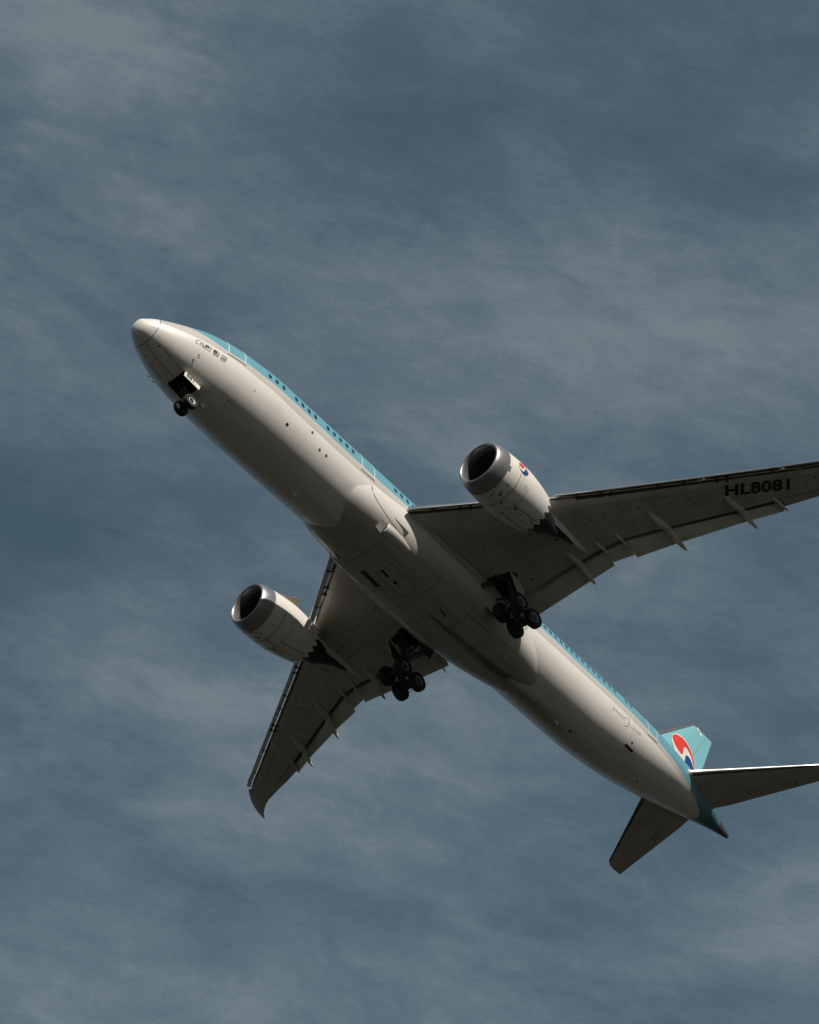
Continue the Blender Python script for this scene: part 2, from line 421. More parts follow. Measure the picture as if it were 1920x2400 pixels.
# ------------------------------------------------------------------ fuselage
ST = [[0.0, -0.984, -0.984, 0.0], [0.1, -0.593, -1.374, 0.435], [0.3, -0.439, -1.637, 0.652], [0.7, -0.116, -1.854, 0.951], [1.2, 0.193, -2.048, 1.24],
      [2.0, 0.633, -2.31, 1.609], [3.0, 1.191, -2.592, 1.975], [4.0, 1.75, -2.76, 2.251], [5.0, 2.15, -2.876, 2.435], [6.5, 2.56, -2.934, 2.635],
      [8.0, 2.80, -2.95, 2.75], [10.0, 2.962, -2.96, 2.861], [44.0, 2.97, -2.956, 2.862], [47.0, 2.98, -2.719, 2.822], [50.0, 2.892, -2.279, 2.678],
      [53.0, 2.796, -1.635, 2.426], [56.0, 2.658, -0.848, 1.991], [58.5, 2.404, -0.268, 1.51], [60.5, 2.078, 0.13, 0.982], [62.0, 1.60, 0.38, 0.52], [63.6, 1.12, 0.62, 0.17]]
SX = [s[0] for s in ST]
def fsec(x):
    x = min(max(x, 0), 63.6)
    if x < 0.1:
        k = math.sqrt(x / 0.1); return -0.984 + k * 0.391, -0.984 - k * 0.39, 0.435 * k
    return pchip(SX, [s[1] for s in ST], x), pchip(SX, [s[2] for s in ST], x), pchip(SX, [s[3] for s in ST], x)
def fpt(x, a, d=0.0, side=-1):
    """surface point; a = elevation angle in radians seen on the given side"""
    t, b, hw = fsec(x)
    hh = (t - b) / 2; y = hw * math.cos(a); z = (t + b) / 2 + hh * math.sin(a)
    n = Vector((0, math.cos(a) / max(hw, .01), math.sin(a) / max(hh, .01))).normalized()
    return Vector((x, side * (y + n.y * d), z + n.z * d))
def angz(x, z):
    t, b, hw = fsec(x)
    return math.asin(max(-1, min(1, (z - (t + b) / 2) / ((t - b) / 2))))
def fbelly(x, y, d=0.0):
    """lower surface point above/below (x, y); y to starboard"""
    t, b, hw = fsec(x)
    a = -math.acos(max(-1, min(1, abs(y) / hw)))
    return fpt(x, a, d, 1 if y >= 0 else -1)
mb = MB(); NS = 112
xs = [0.004, .02, .05, .1, .17, .26, .38, .52, .7, .9, 1.15, 1.4, 1.7] + [2 + .3 * i for i in range(27)] + [10.5 + 1.0 * i for i in range(33)] + [43.5 + .4 * i for i in range(49)] + [63.0, 63.4, 63.6]
rings = []
for x in xs:
    t, b, hw = fsec(x)
    rings.append([(x, hw * math.cos(2 * PI * k / NS), (t + b) / 2 + (t - b) / 2 * math.sin(2 * PI * k / NS)) for k in range(NS)])
def fmis(i, j): return 1 if xs[i] > 61.9 else 0
mb.loft(rings, 0, mis=fmis)
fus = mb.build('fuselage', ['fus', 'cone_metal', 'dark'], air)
fus['label'] = 'sky blue top, silver cheat line and white belly'
# nose wheel bay
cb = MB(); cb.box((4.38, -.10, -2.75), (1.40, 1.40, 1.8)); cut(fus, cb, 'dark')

PATTERN = []
def keep_flat(o):
    PATTERN.append(o); return o
def ribbon(name, paths, wdt, matname, parent, fn, closed=False):
    """thin painted or recessed lines lying on a surface; fn(u, v) -> point; paths in (u, v)"""
    mb = MB(); k = 0
    for path in paths:
        # resample
        P = []
        for i in range(len(path) - 1):
            a = Vector(path[i]); b = Vector(path[i + 1]); n = max(1, int((b - a).length / 0.35))
            for q in range(n): P.append(a.lerp(b, q / n))
        P.append(Vector(path[-1]))
        l = []; r = []
        for i, p in enumerate(P):
            d = (P[min(i + 1, len(P) - 1)] - P[max(i - 1, 0)]); d = d.normalized() if d.length > 0 else Vector((1, 0))
            nn = Vector((-d.y, d.x)) * wdt / 2
            l.append(fn(*(p + nn))); r.append(fn(*(p - nn)))
        o = len(mb.v); mb.v += [tuple(q) for q in l + r]; n = len(P)
        for i in range(n - 1):
            mb.f.append((o + i, o + i + 1, o + n + i + 1, o + n + i)); mb.m.append(0)
    return keep_flat(mb.build(name, matname, parent, fix=False))
def patch(mb, poly, fn, mi=0):
    mb.poly([fn(*p) for p in poly], mi)
def ellipse(cx, cy, rx_, ry_, n=20, p=2.0):
    o = []
    for k in range(n):
        a = 2 * PI * k / n; c, s = math.cos(a), math.sin(a)
        o.append((cx + rx_ * math.copysign(abs(c) ** (2 / p), c), cy + ry_ * math.copysign(abs(s) ** (2 / p), s)))
    return o
def text_mesh(name, txt, size, fn, matname, parent, bold=0.0, sx=1.0, spacing=1.0, align='LEFT'):
    cu = bpy.data.curves.new(name, 'FONT'); cu.body = txt; cu.size = size; cu.offset = bold; cu.space_character = spacing; cu.align_x = align
    cu.resolution_u = 4
    o = bpy.data.objects.new(name, cu); C.objects.link(o)
    dg = bpy.context.evaluated_depsgraph_get(); dg.update()
    me = bpy.data.meshes.new_from_object(o.evaluated_get(dg))
    bpy.data.objects.remove(o); bpy.data.curves.remove(cu)
    bm = bmesh.new(); bm.from_mesh(me)
    xs_ = [v.co.x for v in bm.verts]
    for vtx in bm.verts: vtx.co = fn(vtx.co.x * sx, vtx.co.y)
    bm.to_mesh(me); bm.free()
    me.materials.clear(); me.materials.append(M[matname])
    for p in me.polygons: p.material_index = 0
    ob = bpy.data.objects.new(name, me); C.objects.link(ob); ob.parent = parent
    return ob, (min(xs_), max(xs_))
FS = lambda x, s, d=.006: fpt(x, s / 2.9, d)      # port side: x, arc length s above the waterline z = 0 (approx)
FB = lambda x, y, d=.006: fbelly(x, y, d)

# radome joint and nose gear door edges
ribbon('radome_seam', [[(1.0, s) for s in [-9.0 + .2 * k for k in range(91)]]], 0.035, 'seam', fus, lambda x, s: fpt(x, s / 2.9, .004))
ribbon('radome_strip', [[(.35, -.35), (1.0, -.55)], [(.75, -.9), (1.0, -.95)]], 0.015, 'seam_soft', fus, lambda x, y: fbelly(x, y, .004))
ribbon('gear_door_seam', [[(1.1, -.05), (3.6, -.06)], [(2.1, -.74), (3.6, -.76)], [(2.1, .72), (3.6, .74)], [(2.1, -.74), (2.1, .72)]], 0.03, 'seam', fus, FB)
ribbon('service_panel_seam', [[(5.45, -.55), (5.45, .55)], [(5.8, .1), (6.3, .1), (6.3, .55), (5.8, .55), (5.8, .1)], [(7.0, -1.35), (7.45, -1.35), (7.45, -1.0), (7.0, -1.0), (7.0, -1.35)]], 0.03, 'seam', fus, FB)
ribbon('cargo_door_seam', [[(9.2, 2.45), (9.2, 2.8)], [(9.2, 2.5), (12.0, 2.5)], [(42.0, 2.4), (44.6, 2.4)]], 0.03, 'seam', fus, FB)
# long faint butt joints between the fuselage barrels
ribbon('barrel_joint', [[(xx, s) for s in [-7.8 + .3 * k for k in range(28)]] for xx in (12.6, 47.6, 53.6)], 0.010, 'seam_soft', fus, lambda x, s: fpt(x, s / 2.9, .003))
# cabin windows on the port side
def window(x, z):
    mb = MB(); a0 = angz(x, z)
    mb.poly([fpt(x + u, a0 + v / 2.9, .008) for u, v in ellipse(0, 0, .145, .235, 18, 2.6)])
    return mb.build('cabin_window', 'glass', fus, fix=False)
WX = [8.77, 9.36, 9.96, 11.13, 11.73, 12.33, 12.93, 14.12, 14.72, 15.32, 15.93, 16.53, 20.77, 21.38, 21.99, 22.60, 23.2, 23.8, 24.4, 25.0, 26.2, 26.8, 27.4, 28.0, 28.6, 29.2, 29.8,
      34.4, 35.0, 35.65, 36.28, 36.9, 37.52, 38.14, 38.76, 39.38, 40.0, 40.63, 41.27, 41.98, 42.63, 43.27, 43.9, 44.55, 45.2, 46.6, 47.24]
for x in WX: window(x, lerp([8, 22, 37, 47], [.60, .66, .85, 1.02], x))
# passenger doors
def door(x0, x1, zb, zt, wx=None, wz=.65):
    mb = MB(); n = 14
    a0 = angz(x0, zb); a1 = a0 + (zt - zb) / 2.85
    # the leaf, slightly proud, painted as the skin round it
    pts = []
    for i in range(5):
        row = []
        for j in range(n + 1): row.append(fpt(x0 + (x1 - x0) * i / 4, a0 + (a1 - a0) * j / n, .012))
        pts.append(row)
    for i in range(4):
        for j in range(n): mb.add([pts[i][j], pts[i + 1][j], pts[i + 1][j + 1], pts[i][j + 1]], [(0, 1, 2, 3)])
    d = mb.build('passenger_door', 'fus', fus, fix=False)
    fn = lambda u, v: fpt(u, a0 + v / 2.9, .018)
    H = (a1 - a0) * 2.9; r = .12
    ribbon('door_outline', [[(x0, .12), (x0, H - r), (x0 + r, H), (x1 - r, H), (x1, H - r), (x1, .12)]], 0.055, 'outline', fus, fn)
    ribbon('door_sill', [[(x0 - .03, 0), (x1 + .05, 0)], [(x0, -.03), (x0, .05)], [(x1 + .05, -.06), (x1 + .05, .02)]], 0.05, 'seam', fus, fn)
    if wx is not None: window(wx, wz)
door(5.42, 6.72, -.42, 1.55, 6.50, .56)
door(17.42, 18.64, -.36, 1.6, 18.44, .62)
door(49.3, 50.5, -.28, 1.5, 49.7, .75)
ribbon('door_outline', [[(33.6, .1), (33.6, 1.9), (32.7, 1.9), (32.7, .1)]], 0.055, 'outline', fus, lambda u, v: fpt(u, -.12 + v / 2.9, .01))
# round drain and pressure ports
def port_(name, x, z, r, m, y=None):
    mb = MB(); a0 = angz(x, z)
    mb.poly([fpt(x + u, a0 + v / 2.9, .012) for u, v in ellipse(0, 0, r, r, 16)])
    return mb.build(name, m, fus, fix=False)
for x, z, r, m in ((11.08, -1.66, .11, 'ink'), (12.93, -.91, .10, 'port'), (13.95, -1.48, .10, 'port'), (14.57, -1.47, .10, 'port'), (19.49, -.76, .04, 'ink'), (8.01, -1.41, .04, 'ink')):
    port_('drain_port', x, z, r, m)
mb = MB()
for (x, y, r) in ((1.68, -.64, .06), (1.66, .58, .06), (51.4, -.12, .09), (43.2, -.12, .12), (43.5, -.3, .05), (9.4, -.8, .05), (15.0, -.3, .05), (7.5, .9, .05)):
    mb.poly([fbelly(x + u, y + v, .01) for u, v in ellipse(0, 0, r, r, 12)])
keep_flat(mb.build('vent_port', 'ink', fus, fix=False))
mb = MB()
mb.poly([fpt(x, angz(x, z), .012) for x, z in ((47.62, -1.93), (48.64, -1.86), (48.54, -2.0), (47.50, -2.07))])
mb.poly([fpt(x, angz(x, z), .012) for x, z in ((47.93, -1.62), (48.15, -1.60), (48.12, -1.68), (47.95, -1.70))])
keep_flat(mb.build('outflow_valve', 'ink', fus, fix=False))
# probes and blade aerials
def probe(x, a, h, c):
    mb = MB(); p = fpt(x, a, -.02); q = fpt(x + .12, a, h)
    mb.tube(p, q, c, c * .5, 8); mb.tube(q, q + Vector((-.16, 0, 0)), c * .6, c * .3, 8)
    return mb.build('air_data_probe', 'brake', fus)
probe(3.62, math.radians(-45), .10, .03); probe(3.70, math.radians(-15), .06, .022); probe(3.72, math.radians(-33), .06, .022)
for yy in (2.1, 2.25):
    mb = MB(); x = 3.3 if yy < 2.2 else 3.75
    p = fpt(x, math.radians(-18), -.02, 1); q = fpt(x - .05, math.radians(-18), .14, 1)
    mb.tube(p, q, .03, .02, 8); mb.tube(q, q + Vector((-.2, 0, .02)), .025, .012, 8); mb.build('air_data_probe', 'brake', fus)
def blade(x, y, l, h):
    mb = MB(); p = fbelly(x, y, 0)
    secs = []
    for t, k in ((-.03, 1.0), (h * .5, .8), (h, .5)):
        xx = x + l * (1 - k) * .8
        secs.append([(xx, p.y, p.z - t), (xx + l * k * .4, p.y + .03 * k, p.z - t), (xx + l * k, p.y, p.z - t), (xx + l * k * .4, p.y - .03 * k, p.z - t)])
    mb.loft(secs); return mb.build('blade_aerial', 'white', fus)
blade(5.9, -.15, .35, .28); blade(14.6, .25, .4, .25); blade(41.6, .0, .4, .28)

# Korean lettering (strokes) under the first door
def strokes(name, st, fn, wdt, matname, parent):
    mb = MB(); k = 0
    for (x0, y0, x1, y1) in st:
        a = Vector((x0, y0)); b = Vector((x1, y1)); d = (b - a).normalized(); n = Vector((-d.y, d.x)) * wdt / 2; e = d * wdt / 2
        q = [a - e + n, a - e - n, b + e - n, b + e + n]
        lift = .006 + .0006 * (k % 7); k += 1
        mb.add([fn(p.x, p.y, lift) for p in q], [(0, 1, 2, 3)])
    return mb.build(name, matname, parent, fix=False)
W_, H_ = .44, .40
dae = [(0, 1, .48, 1), (0, 1, 0, .12), (0, .12, .48, .12), (.68, 1, .68, 0), (1.0, 1, 1.0, 0), (.68, .52, 1.0, .52)]
han = [(.15, 1, .6, 1), (0, .84, .72, .84), (.12, .66, .62, .66), (.12, .66, .12, .46), (.62, .66, .62, .46), (.12, .46, .62, .46), (.92, 1, .92, .36), (.92, .66, 1.05, .66), (.12, .26, .12, .02), (.12, .02, 1.0, .02)]
hang = [(.15, 1, .6, 1), (0, .84, .72, .84), (.12, .68, .62, .68), (.12, .68, .12, .5), (.62, .68, .62, .5), (.12, .5, .62, .5), (.92, 1, .92, .4), (.92, .68, 1.05, .68), (.2, .28, .95, .28), (.2, .28, .2, 0), (.95, .28, .95, 0), (.2, 0, .95, 0)]
gong = [(.1, 1, .9, 1), (.9, 1, .9, .78), (.5, .78, .5, .58), (0, .58, 1, .58), (.15, .34, .85, .34), (.15, .34, .15, 0), (.85, .34, .85, 0), (.15, 0, .85, 0)]
for g, x0 in zip((dae, han, hang, gong), (3.24, 3.83, 4.42, 5.02)):
    strokes('korean_lettering', [(a * W_, b * H_, c * W_, d * H_) for a, b, c, d in g],
            lambda u, v, lf, x0=x0: fpt(x0 + u, angz(x0, -1.20) + v / 2.7, lf), .048, 'navy', fus)
# type name lettering aft
def dfn(x0): return lambda u, v: fpt(x0 + u, angz(x0, -1.05) + v / 2.9, .008)
text_mesh('word_lettering', 'DREAM', .34, dfn(44.85), 'greyink', fus, sx=1.28, spacing=1.28)
text_mesh('word_lettering', 'LINER', .34, dfn(47.12), 'greyink', fus, sx=1.28, spacing=1.28)
mb = MB(); P = []
for k in range(24):
    a = -PI * .62 + PI * 1.24 * k / 23; th = .07 * math.sin(PI * k / 23) + .006
    P.append(((.36 - th) * math.cos(a), (.36 - th) * math.sin(a), (.36 + th * .3) * math.cos(a), (.36 + th * .3) * math.sin(a)))
f_ = dfn(46.62)
for i in range(23):
    a, b = P[i], P[i + 1]
    mb.add([f_(a[0], a[1] + .12), f_(a[2], a[3] + .12), f_(b[2], b[3] + .12), f_(b[0], b[1] + .12)], [(0, 1, 2, 3)])
mb.build('ring_mark', 'greyink', fus, fix=False)

# ------------------------------------------------------------------ belly fairing
FR = [(16.9, 2.35, -2.5), (17.8, 2.6, -2.84), (19, 2.80, -3.03), (20.5, 2.95, -3.16), (22, 3.10, -3.28), (24, 3.3, -3.42), (27, 3.42, -3.52), (30, 3.42, -3.55), (32, 3.22, -3.5), (33.5, 3.0, -3.42), (35, 2.74, -3.3), (36.6, 2.42, -3.12), (38, 2.0, -2.96), (39.2, 1.6, -2.8)]
FX = [f[0] for f in FR]
def keel(x, y):
    """shallow channel along the keel between the wheel wells"""
    if x < 27.6: return 0
    w_ = .12 + .42 * min(1, (x - 27.7) / 8.5); return .20 * min(1, (x - 27.6) / 1.5) * math.exp(-((y - .05) / w_) ** 2)
def fairpt(x, a, d=0.0):
    """a in radians: 0 port horizontal .. -pi/2 keel .. -pi starboard horizontal"""
    wd = pchip(FX, [f[1] for f in FR], x); zb = pchip(FX, [f[2] for f in FR], x)
    n = 2.35; c, s = math.cos(a), math.sin(a); z0 = -.75
    y = -math.copysign(abs(c) ** (2 / n), c) * (wd + d); z = z0 - abs(s) ** (2 / n) * (abs(zb - z0) + d) if s <= 0 else z0 + abs(s) * .5
    if s < -.5: z += keel(x, y)
    return Vector((x, y, z))
mb = MB(); rings = []
for i in range(90):
    x = 16.9 + (39.2 - 16.9) * i / 89
    rings.append([fairpt(x, 1.0 - (PI + 2.0) * k / 179) for k in range(180)])
mb.loft(rings)
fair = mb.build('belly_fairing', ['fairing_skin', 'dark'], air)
def fairy(x, y, d=.008):
    """point of the fairing's underside below (x, y); port y < 0"""
    wd = pchip(FX, [f[1] for f in FR], x) + d; zb = pchip(FX, [f[2] for f in FR], x); n = 2.35
    q = min(.9999, abs(y) / wd); s = (1 - q ** n) ** (1 / n)
    return Vector((x, y, -.75 - s * (abs(zb + .75) + d) + keel(x, y)))
# main wheel wells in the fairing sides
for s in (-1, 1):
    cb = MB(); P = [(30.1, s * 2.35), (31.75, s * 2.35), (31.9, s * 4.2), (30.0, s * 4.2)]
    cb.prism([(x, y, 0) for x, y in P], (0, 0, -3.6), (0, 0, -1.0)); 
cutw = cb
ribbon('fairing_seam', [[(21.2, -2.3), (21.2, 2.3)], [(23.0, -.9), (23.0, .5), (25.6, .5), (25.6, -.9), (23.0, -.9)], [(26.2, -2.6), (26.2, 2.6)], [(29.6, -2.5), (29.6, 2.5)],
   [(29.6, -.25), (37.6, -.12)], [(29.6, -1.9), (34.0, -1.9), (34.0, 1.9), (29.6, 1.9)], [(35.9, -1.7), (35.9, 1.7)], [(34.0, -1.0), (35.9, -1.0)], [(34.9, -2.2), (34.9, -1.0)], [(32.2, -1.9), (32.2, 1.9)]], .035, 'seam', fair, fairy)
ribbon('fairing_seam_soft', [[(19.2, -1.9), (19.4, -.4), (20.9, .0), (19.5, 1.4), (18.4, 1.9)], [(20.9, 0), (26.2, 0)], [(24.3, -2.4), (24.3, 2.4)], [(27.9, -2.5), (27.9, 2.5)], [(22.0, -1.2), (29.6, -1.2)], [(22.0, 1.2), (29.6, 1.2)], [(18.6, -2.75), (22.5, -2.45)]], .025, 'seam_soft', fair, fairy)
for P in (((22.35, .98), (24.0, .98), (24.0, 1.34), (22.35, 1.34)), ((22.95, -.12), (23.7, -.06), (23.7, .12), (22.95, .06)), ((24.1, -.12), (24.4, -.2), (24.5, 0), (24.3, .12)), ((28.0, -.9), (28.7, -.8), (28.7, -.7), (28.0, -.8))):
    mb = MB(); mb.poly([fairy(x, y, .012) for x, y in P])
    mb.build('exhaust_vent', 'ink', fair, fix=False)
# ram air intakes, both sides
for s in (-1, 1):
    mb = MB()
    # raised scoop: lip, tunnel roof and tail
    secs = []
    for x, hw, h in ((20.75, .30, .20), (20.85, .34, .27), (21.4, .36, .26), (22.2, .34, .18), (23.0, .22, .08), (23.45, .06, .0)):
        sec = []
        for k in range(13):
            q = -1 + 2 * k / 12; yy = s * (2.12 + (x - 20.7) * .03) + s * q * hw
            b = fairy(x, yy, 0); nrm = Vector((0, s * .62, -.78))
            hh = h * (1 - abs(q) ** 3) - .04
            sec.append(b + nrm * hh)
        secs.append(sec)
    mb.loft(secs, cap0=False, cap1=False, closed=False)
    sc = mb.build('air_intake_scoop', 'fairing', fair)
    md = sc.modifiers.new('s', 'SOLIDIFY'); md.thickness = .05; md.offset = -1
    mb = MB(); mb.poly([fairy(20.72, s * 1.83, .03), fairy(20.72, s * 2.42, .03), fairy(21.1, s * 2.42, .03), fairy(21.1, s * 1.83, .03)]); mb.build('intake_mouth', 'dark', fair, fix=False)
    mb = MB()   # deflector flap ahead of the mouth
    q = [fairy(20.2, s * 1.85, .02), fairy(20.2, s * 2.4, .02), fairy(20.68, s * 2.4, .16), fairy(20.68, s * 1.85, .16)]
    mb.prism(q, (0, 0, 0), (0, -s * .02, .03)); mb.build('intake_door', 'fairing', fair)
    # flush slot above it
    mb = MB(); mb.poly([fairpt(x, a if s < 0 else -PI - a, .012) for x, a in ((20.9, -.42), (22.35, -.50), (22.30, -.60), (22.25, -.68))]); mb.build('intake_slot', 'port', fair, fix=False)

# ------------------------------------------------------------------ wings
WY = [0, 3.3, 7.4, 11, 14.4, 16.7, 20.3, 25.4, 27.5, 28.0, 28.8, 29.5, 29.9, 30.1]
WLE = [19.0, 21.35, 24.26, 26.82, 29.1, 30.62, 33.0, 36.4, 37.87, 38.5, 39.5, 40.65, 41.45, 42.25]
WCO = [31.9, 32.0, 32.2, 32.45, 33.55, 34.65, 36.4, 38.9, 0, 0, 0, 0, 0, 0]     # end of the fixed underside (flap cove)
ys_ = [0, 3, 11, 19.4, 27.5, 28.8, 30.1]; zs_ = [-1.55, -1.3, -.30, .88, 2.28, 2.65, 3.24]
WTE_Y = [21.8, 23.9, 25.4, 27.3, 27.9, 28.56, 29.25, 29.7, 30.1]; WTE = [37.95, 38.8, 39.33, 40.1, 40.45, 40.93, 41.52, 42.0, 42.5]
TY = [0, 3, 10, 20, 27, 28.8, 30.1]; TT = [1.7, 1.5, 1.08, .62, .38, .2, .05]
zl = lambda y: pchip(ys_, zs_, y)
T_ = lambda y: lerp(TY, TT, y)
wle = lambda y: pchip(WY, WLE, y)
SLAT = lambda y: .46 if y < 27.55 else (.46 * max(0, (27.9 - y) / .35))
def cove(y): return lerp([0, 3.3, 7.4, 11, 12.5, 14.5, 16.7, 19.2, 21.75], [31.95, 32.0, 32.15, 32.45, 32.75, 33.62, 34.68, 35.9, 37.12], y)
FLAPEND = 21.8
def nose_c(c): return max(0, 1 - max(c, 0) / .22) ** 2.3
def wlow(x, y, d=.008):
    """underside of the wing; y >= 0"""
    a = wle(y) + SLAT(y); e = cove(y) if y < FLAPEND else lerp(WTE_Y, WTE, y)
    return zl(y) + T_(y) * .38 * nose_c((x - a) / (e - a)) + (0.0 if y < FLAPEND else T_(y) * .18 * max(0, (x - a) / (e - a) - .5) * 2) - d
def wsec(y):
    a = wle(y) + SLAT(y); z = zl(y); T = T_(y); flap = y < FLAPEND
    e = cove(y) if flap else lerp(WTE_Y, WTE, y)
    ue = e + (1.15 if y < 12 else .9) if flap else e
    low = []
    for c in (0, .004, .012, .03, .06, .1, .16, .25, .5, .75, 1.0):
        x = a + c * (e - a); low.append((x, wlow(x, y, 0)))
    up = []
    for c in (1.0, .85, .65, .45, .3, .18, .09, .04, .015, .004):
        x = a + c * (ue - a)
        g = math.sin(PI / 2 * min(1, (c / .38)) ** .55) if c < .38 else 1 - .62 * ((c - .38) / .62) ** 1.5 * (1 if flap else 1.0)
        zt = z + T * (.38 + .62 * g)
        if not flap: 
            zt = z + T * (.38 + .62 * g) if c < .98 else z + T * .18 + .03
            if .38 < c < .98: zt = z + T * (1 - .80 * ((c - .38) / .62) ** 1.3)
        up.append((x, zt))
    uz = up[0][1]
    if flap: mid = [(e + .01, z + T * .14), (e + .03, z + T * .26), (ue, uz - .04)]
    else: mid = [(e, low[-1][1] + .005), (e, low[-1][1] + .010), (e, low[-1][1] + .02)]
    return low + mid + up
def strut_box(): pass
def build_wing(s):
    mb = MB(); rings = []
    Y = [1.2, 2.4, 3.3, 4.5, 6, 7.4, 9, 10, 11, 12, 12.6, 13.5, 14.5, 15.6, 16.7, 18, 19.2, 20.3, 21.2, 21.79, 21.81, 22.6, 23.9, 25.4, 26.5, 27.3, 27.5, 27.7, 27.9, 28.2, 28.56, 28.9, 29.25, 29.6, 29.9, 30.06]
    for y in Y: rings.append([(x, s * y, z) for x, z in wsec(y)])
    def mis(i, j):
        if j < 2 and Y[i] < 27.4: return 3
        return 1 if ((10 <= j <= 12 and Y[i] < 21.79) or (j < (3 if Y[i] < 12 else 4) and Y[i] < 27.4)) else 0  # dark nose faces paint the shade of the slat gap
    mb.loft(rings, 0, mis=mis)
    wg = mb.build('wing', ['wing', 'cove', 'dark', 'le_metal'], air, smooth=40)
    # wheel well opening
    cb = MB(); P = [(29.15, 2.7), (29.35, 3.9), (29.62, 4.6), (29.85, 5.35), (30.4, 5.45), (31.15, 4.7), (31.5, 3.9), (31.72, 3.2), (31.7, 2.7)]
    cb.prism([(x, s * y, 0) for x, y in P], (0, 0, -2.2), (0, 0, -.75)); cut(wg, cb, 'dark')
    fn = lambda x, y, d=.010: Vector((x, s * y, wlow(x, y, d)))
    # panel lines
    ribbon('wing_panel_seam', [[(lerp([3, 11, 21.8], [28.6, 30.3, 36.0], y), y) for y in (3.4, 5, 7, 9, 11, 13, 15, 17, 19, 21.5)],
        [(wle(y) + 1.25, y) for y in (3.6, 6, 9, 12, 15, 18, 21, 24, 27)],
        [(25.6, 5.6), (28.9, 4.5)], [(27.0, 7.4), (31.9, 6.4)], [(28.3, 9), (32.1, 8.6)], [(30.2, 13.2), (32.8, 12.6)], [(32.2, 16.4), (34.6, 15.9)], [(34.2, 19.4), (35.8, 18.8)], [(35.4, 22.2), (37.2, 21.9)]], .03, 'panel_soft', wg, fn)
    ribbon('aileron_seam', [[(37.15, 21.95), (38.05, 23.6), (38.72, 25.2)], [(37.15, 21.95), (37.9, 21.9)], [(38.72, 25.2), (39.2, 25.1)]], .05, 'seam', wg, fn)
    mb = MB()   # oval access panels along the tank
    random.seed(3 + s)
    for k in range(22):
        y = 4.2 + k * .95; x = wle(y) + (cove(min(y, 21)) - wle(y)) * .48
        mb.poly([fn(x + u, y + v, .009) for u, v in ellipse(0, 0, .10, .2, 14)])
    keep_flat(mb.build('access_panel', 'panel_soft', wg, fix=False))
    mb = MB()
    for x, y, r in ((37.3, 24.6, .07), (37.9, 25.2, .07), (37.4, 23.9, .05), (38.1, 25.8, .05), (31.3, 5.9, .08), (31.0, 6.3, .05), (30.6, 6.6, .06), (31.5, 6.8, .06), (28.9, 9.6, .06), (29.5, 8.0, .05), (30.1, 11.8, .06), (29.8, 9.2, .08), (33.6, 17.6, .05), (31.6, 15.5, .05), (34.6, 20.9, .05)):
        mb.poly([fn(x + u, y + v, .012) for u, v in ellipse(0, 0, r, r, 10)])
    keep_flat(mb.build('drain_mark', 'ink', wg, fix=False))
    # slats
    def slat(y0, y1, n):
        mb = MB(); rings = []
        for i in range(n + 1):
            y = y0 + (y1 - y0) * i / n; T = T_(y); k = .45 + .5 * T; zn = zl(y) + .26 * T - .04; a = wle(y)
            tx_ = .43 if s > 0 else .72; lx_ = .40 if s > 0 else .27; P = [(tx_, .42), (.28, .34), (.12, .20), (.0, .02), (-.05, -.08), (-.06, -.13), (-.03, -.16), (.02, -.15), (lx_, .08), (lx_ - .015, .105), (.16, .07), (.12, .09), (.18, .20), (.30, .31), (tx_ - .01, .395)]
            rings.append([(a + dx * (.75 + .25 * k), s * y, zn + dz * k) for dx, dz in P])
        mb.loft(rings); sl_ = mb.build('slat', 'le_metal', wg, smooth=50)
        sl_['label'] = 'bare metal slat extended ahead of the wing'
        return sl_
    slat(3.42, 9.1, 8); slat(11.2, 14.0, 5); slat(14.05, 19.0, 6); slat(19.05, 23.3, 6); slat(23.35, 27.45, 6)
    # slat track brackets
    for y0 in (13.7, 20.0, 6.2):
        for dy in (-.28, .28):
            y = y0 + dy; mb = MB(); a = wle(y)
            mb.box((a + .52, s * y, wlow(a + .6, y) - .03), (.62, .13, .14), 0, Matrix.Rotation(s * -.62, 3, 'Z'))
            mb.build('slat_track', 'cove', wg)
    for y in (4.6, 7.8, 12.2, 16.6, 18.0, 22.8, 25.6):
        mb = MB(); a = wle(y); mb.tube((a + .15, s * y, zl(y) + .1 * T_(y)), (a + .55, s * y, wlow(a + .5, y) + .02), .045, n=8); mb.build('slat_actuator', 'cove', wg)
    # flaps
    def flap(name, y0, y1, tx, tz, n, gap=.36, tuck=.02):
        mb = MB(); rings = []
        for i in range(n + 1):
            q = i / n; y = y0 + (y1 - y0) * q
            x1 = lerp(tx[0], tx[1], y); z1 = zl(y) - lerp(tz[0], tz[1], y)
            x0 = cove(y) + gap; z0 = zl(y) + tuck + .06
            v = Vector((x1 - x0, z1 - z0)); L_ = v.length; v /= L_; nn = Vector((-v.y, v.x)); th = .17 * L_ if L_ > 1 else .2 * L_
            ring = []
            for c, h in ((0, 0), (.015, -.22), (.06, -.38), (.15, -.45), (.35, -.40), (.65, -.22), (1, -.01), (1, .012), (.65, .30), (.35, .52), (.15, .55), (.05, .38), (.012, .2)):
                # underside bows down a little
                p = Vector((x0, z0)) + v * (c * L_) + nn * (h * th)
                ring.append((p.x, s * y, p.y))
            rings.append(ring)
        mb.loft(rings)
        return mb.build(name, 'flap', wg, smooth=45)
    TX = ([3, 11.05, 12.3, 12.5, 15, 15.5, 19.4, 21.75], [33.5, 33.66, 34.02, 34.2, 35.05, 35.25, 36.8, 37.9])
    TZ = ([3, 11, 12.6, 22], [.82, .72, .62, .38])
    flap('flap', 3.05, 11.08, TX, TZ, 10)
    flap('flaperon', 11.12, 12.50, ([11.2, 12.5], [33.52, 34.0]), ([11, 12.6], [.58, .52]), 3)
    flap('flap', 12.53, 21.76, TX, TZ, 14, gap=.32)
